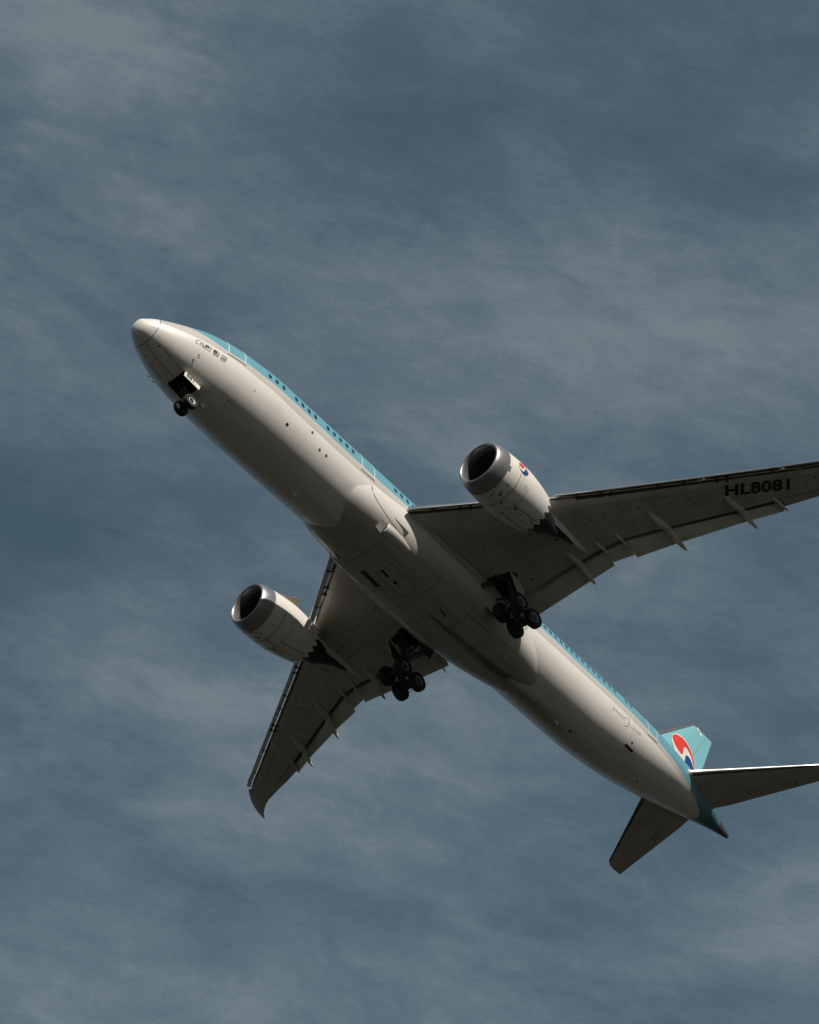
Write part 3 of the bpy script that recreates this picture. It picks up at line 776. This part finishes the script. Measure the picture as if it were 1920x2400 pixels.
    # flap track fairings
    def canoe(y0, y1, xn, xt, zt, w_, h_, name='flap_track_fairing'):
        mb = MB(); rings = []; n = 26
        xc = cove(y0) + .1
        for i in range(n + 1):
            t = i / n; x = xn + (xt - xn) * t; y = y0 + (y1 - y0) * t
            if x < xc: z = zl(y0) - .10 * min(1, t * 4) + (.12 * (1 - t * 4) if t < .25 else 0)
            else:
                q = (x - xc) / (xt - xc); z = (zl(y0) - .10) * (1 - q) + zt * q - .10 * math.sin(PI * q)
            r = max(.004, math.sin(PI * min(1, (t * .98 + .01)) ** .85) ** .62) if t < 1 else .01
            if abs(x - xc) < .07: r *= .93
            rings.append([(x, s * y + w_ * r * math.cos(2 * PI * k / 16), z + h_ * r * math.sin(2 * PI * k / 16)) for k in range(16)])
        mb.loft(rings); o = mb.build(name, 'flap', wg, smooth=60)
        ribbon_ring = MB()
        rr = math.sin(PI * ((xc - xn) / (xt - xn)) ** .85) ** .62
        yy = y0 + (y1 - y0) * (xc - xn) / (xt - xn)
        ribbon_ring.lathe((xc - .03, s * yy, zl(y0) - .12), (1, 0, -.1), [(0, w_ * rr * 1.02), (.05, w_ * rr * 1.02)], 20)
        ribbon_ring.build('fairing_joint', 'seam', o)
    canoe(9.0, 9.33, 30.9, 33.95, zl(9.2) - .98, .23, .30)
    canoe(14.93, 15.48, 32.1, 35.75, -.72, .25, .30)
    canoe(19.35, 19.86, 34.3, 37.55, .08, .22, .26)
    canoe(21.62, 21.95, 36.6, 38.25, 1.05, .11, .14)
    canoe(10.92, 11.2, 31.55, 33.1, zl(11.1) - .38, .11, .16)
    canoe(12.3, 12.5, 32.0, 33.4, zl(12.4) - .36, .11, .16)
    canoe(3.2, 3.75, 31.6, 34.05, zl(3.4) - .78, .08, .22)
    return wg
for s in (-1, 1):
    wg = build_wing(s)
    wg['label'] = 'grey wing underside with registration letters' if s < 0 else 'grey wing underside with curved raked tip'
    if s < 0:
        o0 = Vector((34.42, 19.40)); ud = Vector((2.46, 3.41)).normalized(); vd = Vector((-.71, .48)).normalized()
        def tf(u, v): p = o0 + ud * u + vd * v; return Vector((p.x, -p.y, wlow(p.x, p.y, .016)))
        ob, ext = text_mesh('registration_lettering', 'HL8081', 1.20, tf, 'ink', wg, bold=.04, sx=1.11, spacing=1.06)
        print('reg extents', ext)

# wing to body fillets
for s in (-1, 1):
    mb = MB(); rings = []
    for i in range(30):
        t = i / 29; x = 22.0 + t * 10.6
        y = 2.95 + .3 * math.sin(PI * t); r = .36 * math.sin(PI * min(.97, max(.03, t))) ** .5
        z = zl(3.3) + .22 - .30 * math.sin(PI * t)
        rings.append([(x, s * (y + r * 1.25 * math.cos(2 * PI * k / 14)), z + r * .55 * math.sin(2 * PI * k / 14)) for k in range(14)])
    mb.loft(rings); mb.build('wing_root_fillet', 'fairing', air, smooth=60)

# ------------------------------------------------------------------ engines
RED = [(-0.87, 0.34), (-0.8, 0.51), (-0.62, 0.69), (-0.35, 0.83), (-0.01, 0.89), (0.32, 0.83), (0.57, 0.70), (0.78, 0.48), (0.90, 0.24), (0.93, -0.01), (.92, -0.29), (0.86, -.36), (0.84, -0.09), (0.76, 0.14), (0.66, 0.31), (0.52, 0.43), (0.38, 0.5), (0.22, 0.51), (0.1, 0.45), (0.0, 0.3), (-0.02, 0.14), (-0.07, -0.05), (-0.16, -0.15), (-0.28, -0.18), (-0.47, -0.16), (-0.66, -0.04), (-0.81, 0.13)]
BLU = [(-.93, .08), (-0.90, -0.26), (-0.79, -0.50), (-0.55, -0.74), (-0.25, -0.89), (.05, -.92), (.35, -.86), (.6, -.70), (.78, -.5), (.84, -.34), (0.80, -0.17), (0.7, -0.01), (0.54, 0.1), (0.35, 0.13), (0.23, 0.07), (0.13, -0.06), (0.1, -0.21), (0.06, -0.41), (-0.02, -0.54), (-0.15, -0.61), (-0.35, -0.62), (-0.54, -0.58), (-0.73, -0.49), (-0.84, -0.30), (-.88, -.1)]
def emblem(name, fn, parent, r):
    """red and blue swirl on a white disc; fn(u, v, lift)"""
    def ref(P):
        o = []
        for i in range(len(P)):
            a = Vector(P[i]); b = Vector(P[(i + 1) % len(P)]); o.append(a); 
            if (b - a).length > .25: o.append((a + b) / 2)
        return o
    mb = MB()
    # concentric disc so it follows the curved skin
    for ri in range(4):
        for k in range(32):
            q = [(ri / 4, k), ((ri + 1) / 4, k), ((ri + 1) / 4, k + 1), (ri / 4, k + 1)]
            mb.add([fn(r * a * math.cos(2 * PI * b / 32), r * a * math.sin(2 * PI * b / 32), .008) for a, b in q], [(0, 1, 2, 3)], 0)
    e = mb.build(name, 'ewhite', parent, fix=False)
    for P, m, nm in ((RED, 'red', 'emblem_red_swirl'), (BLU, 'eblue', 'emblem_blue_swirl')):
        P2 = ref(P); tri = tessellate_polygon([[Vector((p.x, p.y, 0)) for p in P2]])
        bm = bmesh.new(); vs = [bm.verts.new((p.x, p.y, 0)) for p in P2]
        for t in tri:
            try: bm.faces.new([vs[i] for i in t])
            except ValueError: pass
        bmesh.ops.subdivide_edges(bm, edges=[e_ for e_ in bm.edges if e_.calc_length() > .5], cuts=1, use_grid_fill=False)
        bmesh.ops.triangulate(bm, faces=bm.faces)
        for v_ in bm.verts: v_.co = fn(v_.co.x * r * 1.035, v_.co.y * r * 1.035, .022)
        me = bpy.data.meshes.new(nm); bm.to_mesh(me); bm.free(); me.materials.append(M[m])
        o = bpy.data.objects.new(nm, me); C.objects.link(o); o.parent = parent
    return e
NAC = [(0, 1.45), (.02, 1.50), (.06, 1.54), (.12, 1.58), (.25, 1.635), (.45, 1.69), (.75, 1.73), (1.05, 1.76), (1.5, 1.80), (2.0, 1.83), (2.6, 1.845), (3.2, 1.835), (3.8, 1.785), (4.4, 1.71), (5.0, 1.60), (5.45, 1.505)]
def nacr(t): return pchip([p[0] for p in NAC], [p[1] for p in NAC], t) if t < 5.45 else 1.505 - (t - 5.45) * .22
def build_engine(s):
    A = Vector((20.46, s * 10.12, -2.13)); B = Vector((28.9, s * 9.98, -1.6)); ax = (B - A).normalized()
    q = ax.to_track_quat('Z', 'Y').to_matrix()
    # own frame: radial angle measured from outboard, positive downward
    oy = Vector((0, s, 0)); oy = (oy - ax * oy.dot(ax)).normalized(); oz = Vector((0, 0, -1)); oz = (oz - ax * oz.dot(ax) - oy * oz.dot(oy)).normalized()
    def P(t, a, r): return A + ax * t + (oy * math.cos(a) + oz * math.sin(a)) * r
    def S(t, a, d=0): return P(t, a, nacr(t) + d)
    n = 108
    mb = MB()
    outer = [1.05, 1.3, 1.6, 2, 2.4, 2.8, 3.2, 3.6, 4, 4.4, 4.8, 5.2]
    rings = [[S(t, 2 * PI * k / n) for k in range(n)] for t in outer]
    def tz(k):            # chevron edge
        ph = (k % 6) / 6; tri = .5 - .5 * math.cos(2 * PI * ph); return 5.36 + .36 * tri
    rings.append([S(tz(k), 2 * PI * k / n) for k in range(n)])
    rings.append([S(tz(k), 2 * PI * k / n, -.03) for k in range(n)])
    rings.append([P(5.1, 2 * PI * k / n, 1.47) for k in range(n)])
    rings.append([P(4.0, 2 * PI * k / n, 1.55) for k in range(n)])
    mb.loft(rings, 0, False, False, mis=lambda i, j: 1 if i >= len(rings) - 2 else 0)
    eng = mb.build('engine', ['white', 'exhaust'], air, smooth=50)
    eng['label'] = 'white engine nacelle with the round emblem on its flank' if s < 0 else 'white engine nacelle half in the shadow of the fuselage'
    # inlet lip
    mb = MB()
    prof = [(1.05, nacr(1.05) + .002), (.75, nacr(.75)), (.45, nacr(.45)), (.25, nacr(.25)), (.12, nacr(.12)), (.06, nacr(.06)), (.02, nacr(.02)), (0, 1.45), (.02, 1.415), (.07, 1.385), (.15, 1.36), (.28, 1.34), (.5, 1.335), (.66, 1.34)]
    mb.loft([[P(t, 2 * PI * k / n, r) for k in range(n)] for t, r in prof], 0, False, False)
    lp = mb.build('inlet_lip', 'lip', eng, smooth=60)
    mb = MB()
    mb.loft([[P(t, 2 * PI * k / n, r) for k in range(n)] for t, r in ((.66, 1.338), (1.2, 1.36), (1.75, 1.42), (2.2, 1.42))], 0, False, False)
    mb.build('inlet_duct', 'liner', eng)
    # fan and spinner
    mb = MB()
    for k in range(18):
        a0 = 2 * PI * k / 18; rows = []
        for i in range(7):
            r = .4 + 1.0 * i / 6; tw = .25 + .75 * i / 6; sw = .12 * math.sin(i / 6 * PI)
            c = .30 + .1 * math.sin(i / 6 * PI)
            rows.append([P(1.75 + sw - c * .5 * math.cos(tw), a0 - c * .6 * math.sin(tw) / r + .1 * i / 6, r), P(1.75 + sw + c * .5 * math.cos(tw), a0 + c * .6 * math.sin(tw) / r + .1 * i / 6, r)])
        mb.loft(rows, 0, False, False, closed=False)
    mb.build('fan', 'fan', eng, fix=False)
    mb = MB(); mb.loft([[P(t, 2 * PI * k / 32, r) for k in range(32)] for t, r in ((1.1, .01), (1.2, .12), (1.4, .26), (1.65, .38), (1.95, .44))], 0, True, False); mb.build('spinner', 'fan', eng)
    mb = MB(); mb.loft([[P(2.15, 2 * PI * k / 32, r) for k in range(32)] for r in (1.42, .3)], 0, False, True); mb.build('stator_disc', 'dark', eng)
    # core cowl, core nozzle, plug
    mb = MB(); m = 72
    def ct(k): ph = (k % 6) / 6; return 7.05 + .16 * (1 - abs(2 * ph - 1))
    mb.loft([[P(t, 2 * PI * k / m, r) for k in range(m)] for t, r in ((4.0, 1.2), (5.0, 1.18), (5.6, 1.10), (6.2, .96), (6.7, .83), (7.0, .755))] + [[P(ct(k), 2 * PI * k / m, .71) for k in range(m)], [P(ct(k), 2 * PI * k / m, .68) for k in range(m)], [P(6.6, 2 * PI * k / m, .76) for k in range(m)]], 0, False, False)
    mb.build('core_cowl', 'exhaust', eng)
    mb = MB(); mb.loft([[P(t, 2 * PI * k / 40, r) for k in range(40)] for t, r in ((6.3, .58), (6.9, .56), (7.3, .47), (7.7, .35), (8.1, .20), (8.4, .07), (8.48, .01))], 0, True, True); mb.build('exhaust_cone', 'exhaust', eng)
    mb = MB(); mb.loft([[P(4.2, 2 * PI * k / m, r) for k in range(m)] for r in (1.56, 1.1)], 0, False, False); mb.build('bypass_duct', 'dark', eng)
    # pylon
    mb = MB(); rings = []
    yb = s * 10.0
    for x, zb, zt, hw in ((23.2, -.45, -.28, .03), (24.2, -.52, .02, .22), (25.6, -.62, .2, .27), (26.8, -1.05, .2, .29), (27.8, -1.22, 0.1, .29), (28.8, -1.18, 0.1, .27), (29.8, -1.02, 0, .23), (30.8, -.80, 0, .16), (31.6, -.62, -.1, .09), (32.15, -.48, -.3, .015)):
        rings.append([(x, yb + dy * hw, z) for dy, z in ((-.75, zb + .03), (-.3, zb), (.3, zb), (.75, zb + .03), (1, zb + .12), (1, (zb + zt) / 2), (1, zt), (0, zt + .08), (-1, zt), (-1, (zb + zt) / 2), (-1, zb + .12))])
    mb.loft(rings); mb.build('pylon', 'white', eng, smooth=45)
    # dark heat shield under the pylon
    mb = MB(); rings = []
    for x, zb, hw in ((26.3, -1.06, .30), (27.3, -1.32, .33), (28.3, -1.42, .30), (29.2, -1.30, .24), (30.1, -1.08, .12), (30.5, -.96, .02)):
        rings.append([(x, yb + dy * hw, z) for dy, z in ((-.6, zb), (.6, zb), (1.0, zb + .14), (.8, zb + .3), (-.8, zb + .3), (-1.0, zb + .14))])
    mb.loft(rings); mb.build('heat_shield', 'exhaust', eng, smooth=50)
    # seams
    fn = lambda t, arc, d=.006: S(t, arc / 1.8, d)
    circ = lambda t, a0, a1: [(t, math.radians(a0 + (a1 - a0) * k / 60) * 1.8) for k in range(61)]
    ribbon('cowl_seam', [circ(2.13, 16, 164)], .045, 'seam', eng, fn)
    ribbon('cowl_seam_soft', [circ(3.1, 30, 150), [(2.15, PI / 2 * 1.8), (5.2, PI / 2 * 1.8)], circ(1.07, 0, 359)], .03, 'seam_soft', eng, fn)
    ribbon('latch_beam', [[(2.9, math.radians(74) * 1.8), (5.35, math.radians(70) * 1.8)], [(2.9, math.radians(106) * 1.8), (5.35, math.radians(110) * 1.8)]], .05, 'seam_soft', eng, lambda t, a: S(t, a / 1.8, .03))
    mb = MB()     # vents, latches and grilles low on the cowl
    for t, a, l, h in ((1.6, 54, .16, .14), (1.08, 74, .12, .18), (1.2, 68, .2, .05), (1.64, 72, .12, .2), (1.75, 78, .2, .32), (2.3, 88, .14, .3), (2.5, 80, .10, .14), (2.26, 108, .12, .12), (2.78, 73, .10, .10), (2.95, 84, .12, .16), (3.3, 78, .42, .16), (3.9, 80, .34, .10), (1.45, 92, .16, .12), (1.3, 84, .10, .2), (4.9, 76, .35, .05), (5.1, 79, .3, .12), (.62, 29, .11, .11), (1.7, 126, .1, .1), (3.5, 100, .2, .1), (2.0, 64, .05, .2)):
        a = math.radians(a) if s < 0 else math.radians(a)
        mb.poly([S(t + u, a + v / 1.8, .010) for u, v in ellipse(0, 0, l * .38, h * .38, 12, 5)])
    keep_flat(mb.build('cowl_vent', 'vent_brown', eng, fix=False))
    # saw-cut step of the lip skin
    mb = MB(); mb.poly([S(t, math.radians(a), .014) for t, a in ((1.04, 18), (1.24, 18), (1.24, 30), (1.04, 30))]); keep_flat(mb.build('lip_tab', 'lip', eng, fix=False))
    ribbon('stencil_mark', [[(2.75, .95), (2.75, 1.15), (2.95, 1.15), (2.95, .95), (2.75, .95)], [(2.45, 1.0), (2.45, 1.2)], [(2.35, .5), (2.6, .62)]], .03, 'seam_soft', eng, lambda t, a: S(t, a / 1.8, .006))
    # strake on the inboard shoulder
    a = math.radians(180 + 38)
    mb = MB(); b0 = S(1.75, a, -.02); b1 = S(3.35, a, -.02); tp = S(3.2, a, .42); tp2 = S(2.9, a, .43); nrm = (P(2, a + .02, 1) - P(2, a, 1)).normalized() * .02
    mb.prism([b0, b1, tp, tp2], -nrm, nrm); mb.build('nacelle_strake', 'tan', eng)
    if s < 0: emblem('emblem', lambda u, v, lf: S(2.33 + u, math.radians(-3) - v / 1.84, lf), eng, .50)
    return eng
for s in (-1, 1): build_engine(s)

# ------------------------------------------------------------------ tail
def build_fin():
    LE = ([1.6, 2.9, 4.9, 9.6, 9.78], [50.4, 51.85, 54.15, 59.58, 59.85]); TE = ([1.6, 9.84], [59.0, 62.6])
    mb = MB(); rings = []; zz = [1.6, 2.6, 3.4, 4.4, 5.4, 6.4, 7.4, 8.4, 9.2, 9.62, 9.78]
    prof = [(0, 0), (.008, .35), (.025, .58), (.042, .70), (.06, .78), (.1, .9), (.25, 1.0), (.45, .92), (.7, .55), (1, .03)]
    def half(z):
        a = lerp(*LE, z); b = lerp(*TE, z); T = .055 * (b - a)
        return a, b, T
    for z in zz:
        a, b, T = half(z)
        if z == zz[-1]: T *= .4
        ring = [(a + c * (b - a), -T * h, z) for c, h in prof] + [(a + c * (b - a), T * h, z) for c, h in prof[::-1][:-1]]
        rings.append(ring)
    m = len(rings[0])
    mb.loft(rings, 0, mis=lambda i, j: 1 if (j < 5 or j >= m - 5) else 0)
    fin = mb.build('tail_fin', ['blue', 'fin_le'], air, smooth=50)
    fin['label'] = 'sky blue fin with red, white and blue round emblem'
    def fs(x, z, d=.01):
        a, b, T = half(z); c = (x - a) / (b - a)
        return Vector((x, -T * lerp([p[0] for p in prof], [p[1] for p in prof], c) - d, z))
    emblem('emblem', lambda u, v, lf: fs(57.75 + u, 5.06 + v, lf + .02), fin, 1.71)
    mb = MB(); mb.poly([fs(x, z, .03) for x, z in ((60.12, 9.52), (60.25, 9.66), (60.5, 9.62), (60.78, 9.38), (60.86, 9.06), (60.7, 8.98), (60.4, 9.12), (60.18, 9.34))]); mb.build('aerial_patch', 'ewhite', fin, fix=False)
    mb = MB(); mb.poly([fs(60.48 + u, 9.33 + v, .04) for u, v in ellipse(0, 0, .09, .09, 12)]); mb.build('aerial_spot', 'ink', fin, fix=False)
    ribbon('rudder_seam', [[(lerp(*TE, z) - .30 * (lerp(*TE, z) - lerp(*LE, z)), z) for z in (3.0, 5, 7, 9.4)]], .03, 'seam_soft', fin, lambda x, z: fs(x, min(z, 9.6), .015))
build_fin()
def build_stab(s):
    LE = ([1.0, 1.7, 2.2, 9.75, 10.0, 10.12], [53.2, 54.55, 55.45, 61.42, 61.95, 62.75]); TE = ([1.0, 1.3, 9.5, 9.95, 10.1], [60.0, 60.1, 63.2, 63.38, 63.42])
    zf = lambda y: lerp([0, 2, 10.1], [.40, .56, 1.6], y)
    prof = [(0, .12), (.006, -.12), (.02, -.28), (.04, -.38), (.072, -.45), (.35, -.5), (.65, -.30), (1, -.02), (1, .02), (.65, .4), (.35, .65), (.12, .62), (.05, .5), (.02, .38), (.006, .26)]
    mb = MB(); rings = []
    for y in (.6, 1.3, 1.7, 2.2, 3.2, 4.5, 6, 7.5, 8.8, 9.75, 9.9, 10.0, 10.08):
        a = lerp(LE[0], LE[1], y); b = lerp(TE[0], TE[1], y); T = .10 * (b - a) * (1.25 if y < 2 else 1)
        rings.append([(a + c * (b - a), s * y, zf(y) + .25 * T + h * T) for c, h in prof])
    n = len(prof)
    def mis(i, j): return 0 if i < 3 else (2 if j in (1, 2, 3) else (1 if j in (0, 12, 13, 14) else 0))
    mb.loft(rings, 0, mis=mis)
    st = mb.build('horizontal_stabiliser', ['wing', 'le_metal', 'cove'], air, smooth=50)
    def low(x, y, d=.008):
        a = lerp(LE[0], LE[1], y); b = lerp(TE[0], TE[1], y); T = .10 * (b - a); c = (x - a) / (b - a)
        return Vector((x, s * y, zf(y) + .25 * T + T * lerp([0, .02, .04, .072, .35, .65, 1], [.12, -.28, -.38, -.45, -.5, -.3, -.02], c) - d))
    el = lambda y: lerp(TE[0], TE[1], y) - .27 * (lerp(TE[0], TE[1], y) - lerp(LE[0], LE[1], y))
    ribbon('elevator_seam', [[(el(y), y) for y in (2.0, 4, 6, 8, 9.3)]], .03, 'seam_soft', st, low)
    ribbon('elevator_hinge', [[(el(y) - .1, y), (el(y) + .75, y + .02)] for y in (4.2, 4.55, 4.9, 7.4)], .06, 'seam', st, low)
    # dark strip paints the metal edge's reflection of the dark ground
    return st
for s in (-1, 1): build_stab(s)

# ------------------------------------------------------------------ landing gear
def wheel(parent, c, r, w_, side, hubmat='hub', hubr=.5):
    """axle along y; side = direction of the outer face"""
    mb = MB(); ex_ = Vector((0, side, 0)); c = Vector(c)
    k = w_ / 2
    prof = [(-k * .62, r * .46), (-k * .9, r * .60), (-k, r * .78), (-k * .88, r * .92), (-k * .6, r * .985), (-k * .42, r), (-k * .40, r * .988), (-k * .34, r * .988), (-k * .32, r), (-k * .05, r), (-k * .03, r * .985), (k * .03, r * .985), (k * .05, r), (k * .32, r), (k * .34, r * .988), (k * .40, r * .988), (k * .42, r), (k * .6, r * .985), (k * .88, r * .92), (k, r * .78), (k * .9, r * .60), (k * .62, r * .46)]
    q0 = Vector((0, side, 0))
    mb.lathe(c, q0, prof, 40, 0)
    # rim: bright flange ring, dished dark centre, hub cap
    mb.lathe(c, q0, [(k * .60, r * .47), (k * .80, r * .50), (k * .84, r * .465), (k * .80, r * .425), (k * .55, r * .37)], 40, 1)
    mb.lathe(c, q0, [(k * .55, r * .37), (k * .35, r * .30), (k * .40, r * .17), (k * .75, r * .15), (k * .80, r * .10), (k * .80, .001)], 40, 2)
    mb.lathe(c, q0, [(-k * .60, r * .47), (-k * .30, r * .40), (-k * .30, .05)], 32, 2)
    return mb.build('wheel', ['tyre', hubmat, 'brake'], parent, smooth=40)

# nose gear
mb = MB()
NG = Vector((4.95, 0, -4.05))
mb.tube((4.55, 0, -2.3), (4.78, 0, -3.25), .12, .12, 18)
mb.tube((4.78, 0, -3.25), (4.95, 0, -4.0), .085, .085, 18)
mb.tube((4.95, -.46, -4.05), (4.95, .46, -4.05), .07, .07, 14)
mb.tube((4.78, 0, -3.1), (5.25, 0, -3.45), .04, .04, 10); mb.tube((5.25, 0, -3.45), (4.98, 0, -3.95), .04, .04, 10)
mb.tube((4.1, -.25, -2.4), (4.70, -.05, -3.05), .06, .06, 10); mb.tube((4.1, .25, -2.4), (4.70, .05, -3.05), .06, .06, 10)
mb.box((4.72, 0, -3.12), (.30, .55, .14), 0)
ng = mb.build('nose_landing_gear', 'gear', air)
wheel(ng, NG + Vector((0, -.41, 0)), .50, .40, -1, 'hub')
wheel(ng, NG + Vector((0, .41, 0)), .50, .40, 1, 'hub')
for yy in (-.14, .16):
    mb = MB(); mb.tube((4.48, yy, -3.02), (4.62, yy, -3.0), .085, .06, 16); mb.build('landing_light', 'gearlight', ng)
mb = MB(); mb.tube((4.2, .3, -2.62), (4.55, .36, -2.68), .03, .03, 8); mb.tube((4.9, -.22, -3.0), (5.0, -.28, -3.06), .03, .03, 8); mb.tube((4.76, .06, -3.3), (4.92, .06, -3.9), .018, .018, 8); mb.build('hydraulic_line', 'gearlight', ng)
# doors of the nose bay
def plate(name, pts, th, mats, parent, inner=None):
    mb = MB(); p = [Vector(q) for q in pts]; n = (p[1] - p[0]).cross(p[2] - p[0]).normalized() * th
    a = p; b = [q + n for q in p]; m = len(p)
    mb.add(a + b, [tuple(range(m))], 0); o = len(mb.v)
    mb.add(b, [tuple(range(m))[::-1]], 1 if len(mats) > 1 else 0)
    mb.add(a + b, [(i, (i + 1) % m, m + (i + 1) % m, m + i) for i in range(m)], 0)
    return mb.build(name, mats, parent)
def ngdoor(s, white):
    # hinged at the bay edge, hanging almost straight down
    top = [(3.80, s * .86, -2.52), (5.11, s * .86, -2.66)]; bot = [(4.96, s * 1.0, -3.34), (3.66, s * 1.0, -3.20)]
    if s > 0: top = [(3.72, .60, -2.66), (5.0, .60, -2.80)]; bot = [(4.95, .52, -3.12), (3.72, .52, -2.98)]
    d = plate('gear_door', top + bot, .035 * (1 if s < 0 else -1), ['white', 'door_in'], ng)
    return d
dport = ngdoor(-1, True); ngdoor(1, False)
dport['label'] = 'white nose gear door with black number 081'
def dfn2(u, v, lf=.012):
    a = Vector((3.80, -.86, -2.52)); b = Vector((5.11, -.86, -2.66)); c = Vector((3.66, -1.0, -3.20))
    ex2 = (b - a).normalized(); ey2 = (a - c).normalized(); return c + ex2 * u + ey2 * v + Vector((0, -lf, 0))
text_mesh('door_number', '081', .46, lambda u, v: dfn2(u + .14, v + .18, .045), 'ink', dport, bold=.014, sx=.98, spacing=1.05)
mb = MB(); mb.add([dfn2(.90, .0, .045), dfn2(.93, .0, .045), dfn2(.93, .69, .045), dfn2(.90, .69, .045)], [(0, 1, 2, 3)]); mb.build('door_joint', 'redline', dport, fix=False)
# main gear
def main_gear(s):
    mb = MB(); Tk = Vector((30.96, s * 5.02, -4.22)); tilt = .20
    d = Vector((math.cos(tilt), 0, -math.sin(tilt)))
    top = Vector((30.55, s * 4.7, -1.0)); knee = Vector((30.78, s * 4.93, -2.9))
    mb.tube(top, knee, .26, .24, 20); mb.tube(knee, Tk, .16, .16, 18)
    mb.lathe(knee - (knee - top).normalized() * .18, (knee - top), [(0, .20), (0, .26), (.22, .26), (.22, .2)], 20)
    mb.box(Tk, (1.75, .32, .32), 0, Matrix.Rotation(tilt, 3, 'Y'))
    axl = [Tk - d * .745, Tk + d * .745]
    for a in axl: mb.tube(a + Vector((0, -.95, 0)), a + Vector((0, .95, 0)), .085, .085, 14)
    # torque links, brake rods, trunnion arms
    mb.tube(knee + Vector((.1, 0, .1)), Vector((31.5, s * 5.0, -3.4)), .055, .045, 10); mb.tube(Vector((31.5, s * 5.0, -3.4)), Tk + Vector((.12, 0, .2)), .045, .05, 10)
    mb.tube(Vector((30.1, s * 4.9, -1.3)), Vector((30.65, s * 4.85, -2.2)), .10, .10, 12)
    mb.tube(top, Vector((29.4, s * 4.25, -1.15)), .14, .12, 12); mb.tube(top, Vector((31.6, s * 4.9, -1.1)), .14, .12, 12)
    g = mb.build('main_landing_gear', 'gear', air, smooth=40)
    for a in axl:
        for q in (-1, 1):
            c = a + Vector((0, q * .745, 0))
            wheel(g, c, .71, .56, q, 'hubdark')
            mb = MB(); mb.lathe(c - Vector((0, q * .36, 0)), (0, q, 0), [(0, .10), (0, .27), (.16, .27), (.16, .1)], 24)
            for k in range(8): mb.tube(c + Vector((.22 * math.cos(k * PI / 4), -q * .40, .22 * math.sin(k * PI / 4))), c + Vector((.22 * math.cos(k * PI / 4), -q * .30, .22 * math.sin(k * PI / 4))), .035, .035, 8)
            mb.build('brake_unit', 'brake', g)
    # braces to the body
    mb = MB()
    mb.tube((30.75, s * 4.85, -2.55), (30.9, s * 3.05, -1.55), .10, .09, 12); mb.tube((30.75, s * 4.85, -2.65), (31.75, s * 3.0, -1.6), .09, .08, 12)
    mb.tube((30.6, s * 4.4, -2.2), (31.1, s * 4.1, -2.15), .06, .06, 10)
    mb.build('side_brace', 'gear', g)
    # hoses and fittings that catch light
    mb = MB(); random.seed(11)
    for k in range(16):
        p = Tk + Vector((random.uniform(-.9, .9), random.uniform(-.22, .22), random.uniform(-.22, .1)))
        q_ = p + Vector((random.uniform(-.18, .18), random.uniform(-.12, .12), random.uniform(-.1, .1))); mb.tube(p, q_, .022, .022, 6)
    for k in range(5):
        p = axl[1] + Vector((.15 + .04 * k, .1 * k - .2, -.02 * k)); mb.tube(p, p + Vector((.22, .02, -.03)), .018, .012, 6)
    mb.build('hydraulic_line', 'gearlight', g)
    # strut door (outboard) and body side door
    yd = 5.32 if s < 0 else 5.62
    dd = plate('gear_door', [(29.75, s * yd, -1.05), (30.8, s * yd, -1.2), (31.35, s * yd, -1.85), (31.1, s * yd, -2.45), (30.5, s * yd, -2.3)], .05 * (1 if s < 0 else -1), ['fairing', 'door_in'], g)
    plate('wheel_well_door', [(29.05, s * 3.15, -1.55), (29.75, s * 4.15, -1.30), (29.75, s * 4.2, -1.75), (29.25, s * 3.5, -1.95)], .04 * (1 if s < 0 else -1), ['door_in'], g)
    plate('wheel_well_door', [(30.25, s * 2.75, -2.3), (31.55, s * 2.72, -2.35), (31.5, s * 3.05, -3.05), (30.35, s * 3.05, -3.0)], .05 * (1 if s < 0 else -1), ['door_in'], g)
for s in (-1, 1): main_gear(s)

# ------------------------------------------------------------------ surface marks go into the mesh of the part that carries them
def merge_marks():
    by = {}
    for o in PATTERN: by.setdefault(o.parent, []).append(o)
    for par, obs in by.items():
        bm = bmesh.new(); bm.from_mesh(par.data); mats = list(par.data.materials)
        for o in obs:
            idx = []
            for m in o.data.materials:
                if m not in mats: mats.append(m)
                idx.append(mats.index(m))
            n0 = len(bm.faces); bm.from_mesh(o.data); bm.faces.ensure_lookup_table()
            for f in bm.faces[n0:]: f.material_index = idx[min(f.material_index, len(idx) - 1)]
        for m in mats[len(par.data.materials):]: par.data.materials.append(m)
        bm.to_mesh(par.data); bm.free()
        for o in obs: bpy.data.objects.remove(o)
merge_marks()

scene.render.engine = 'CYCLES'
scene.cycles.max_bounces = 8
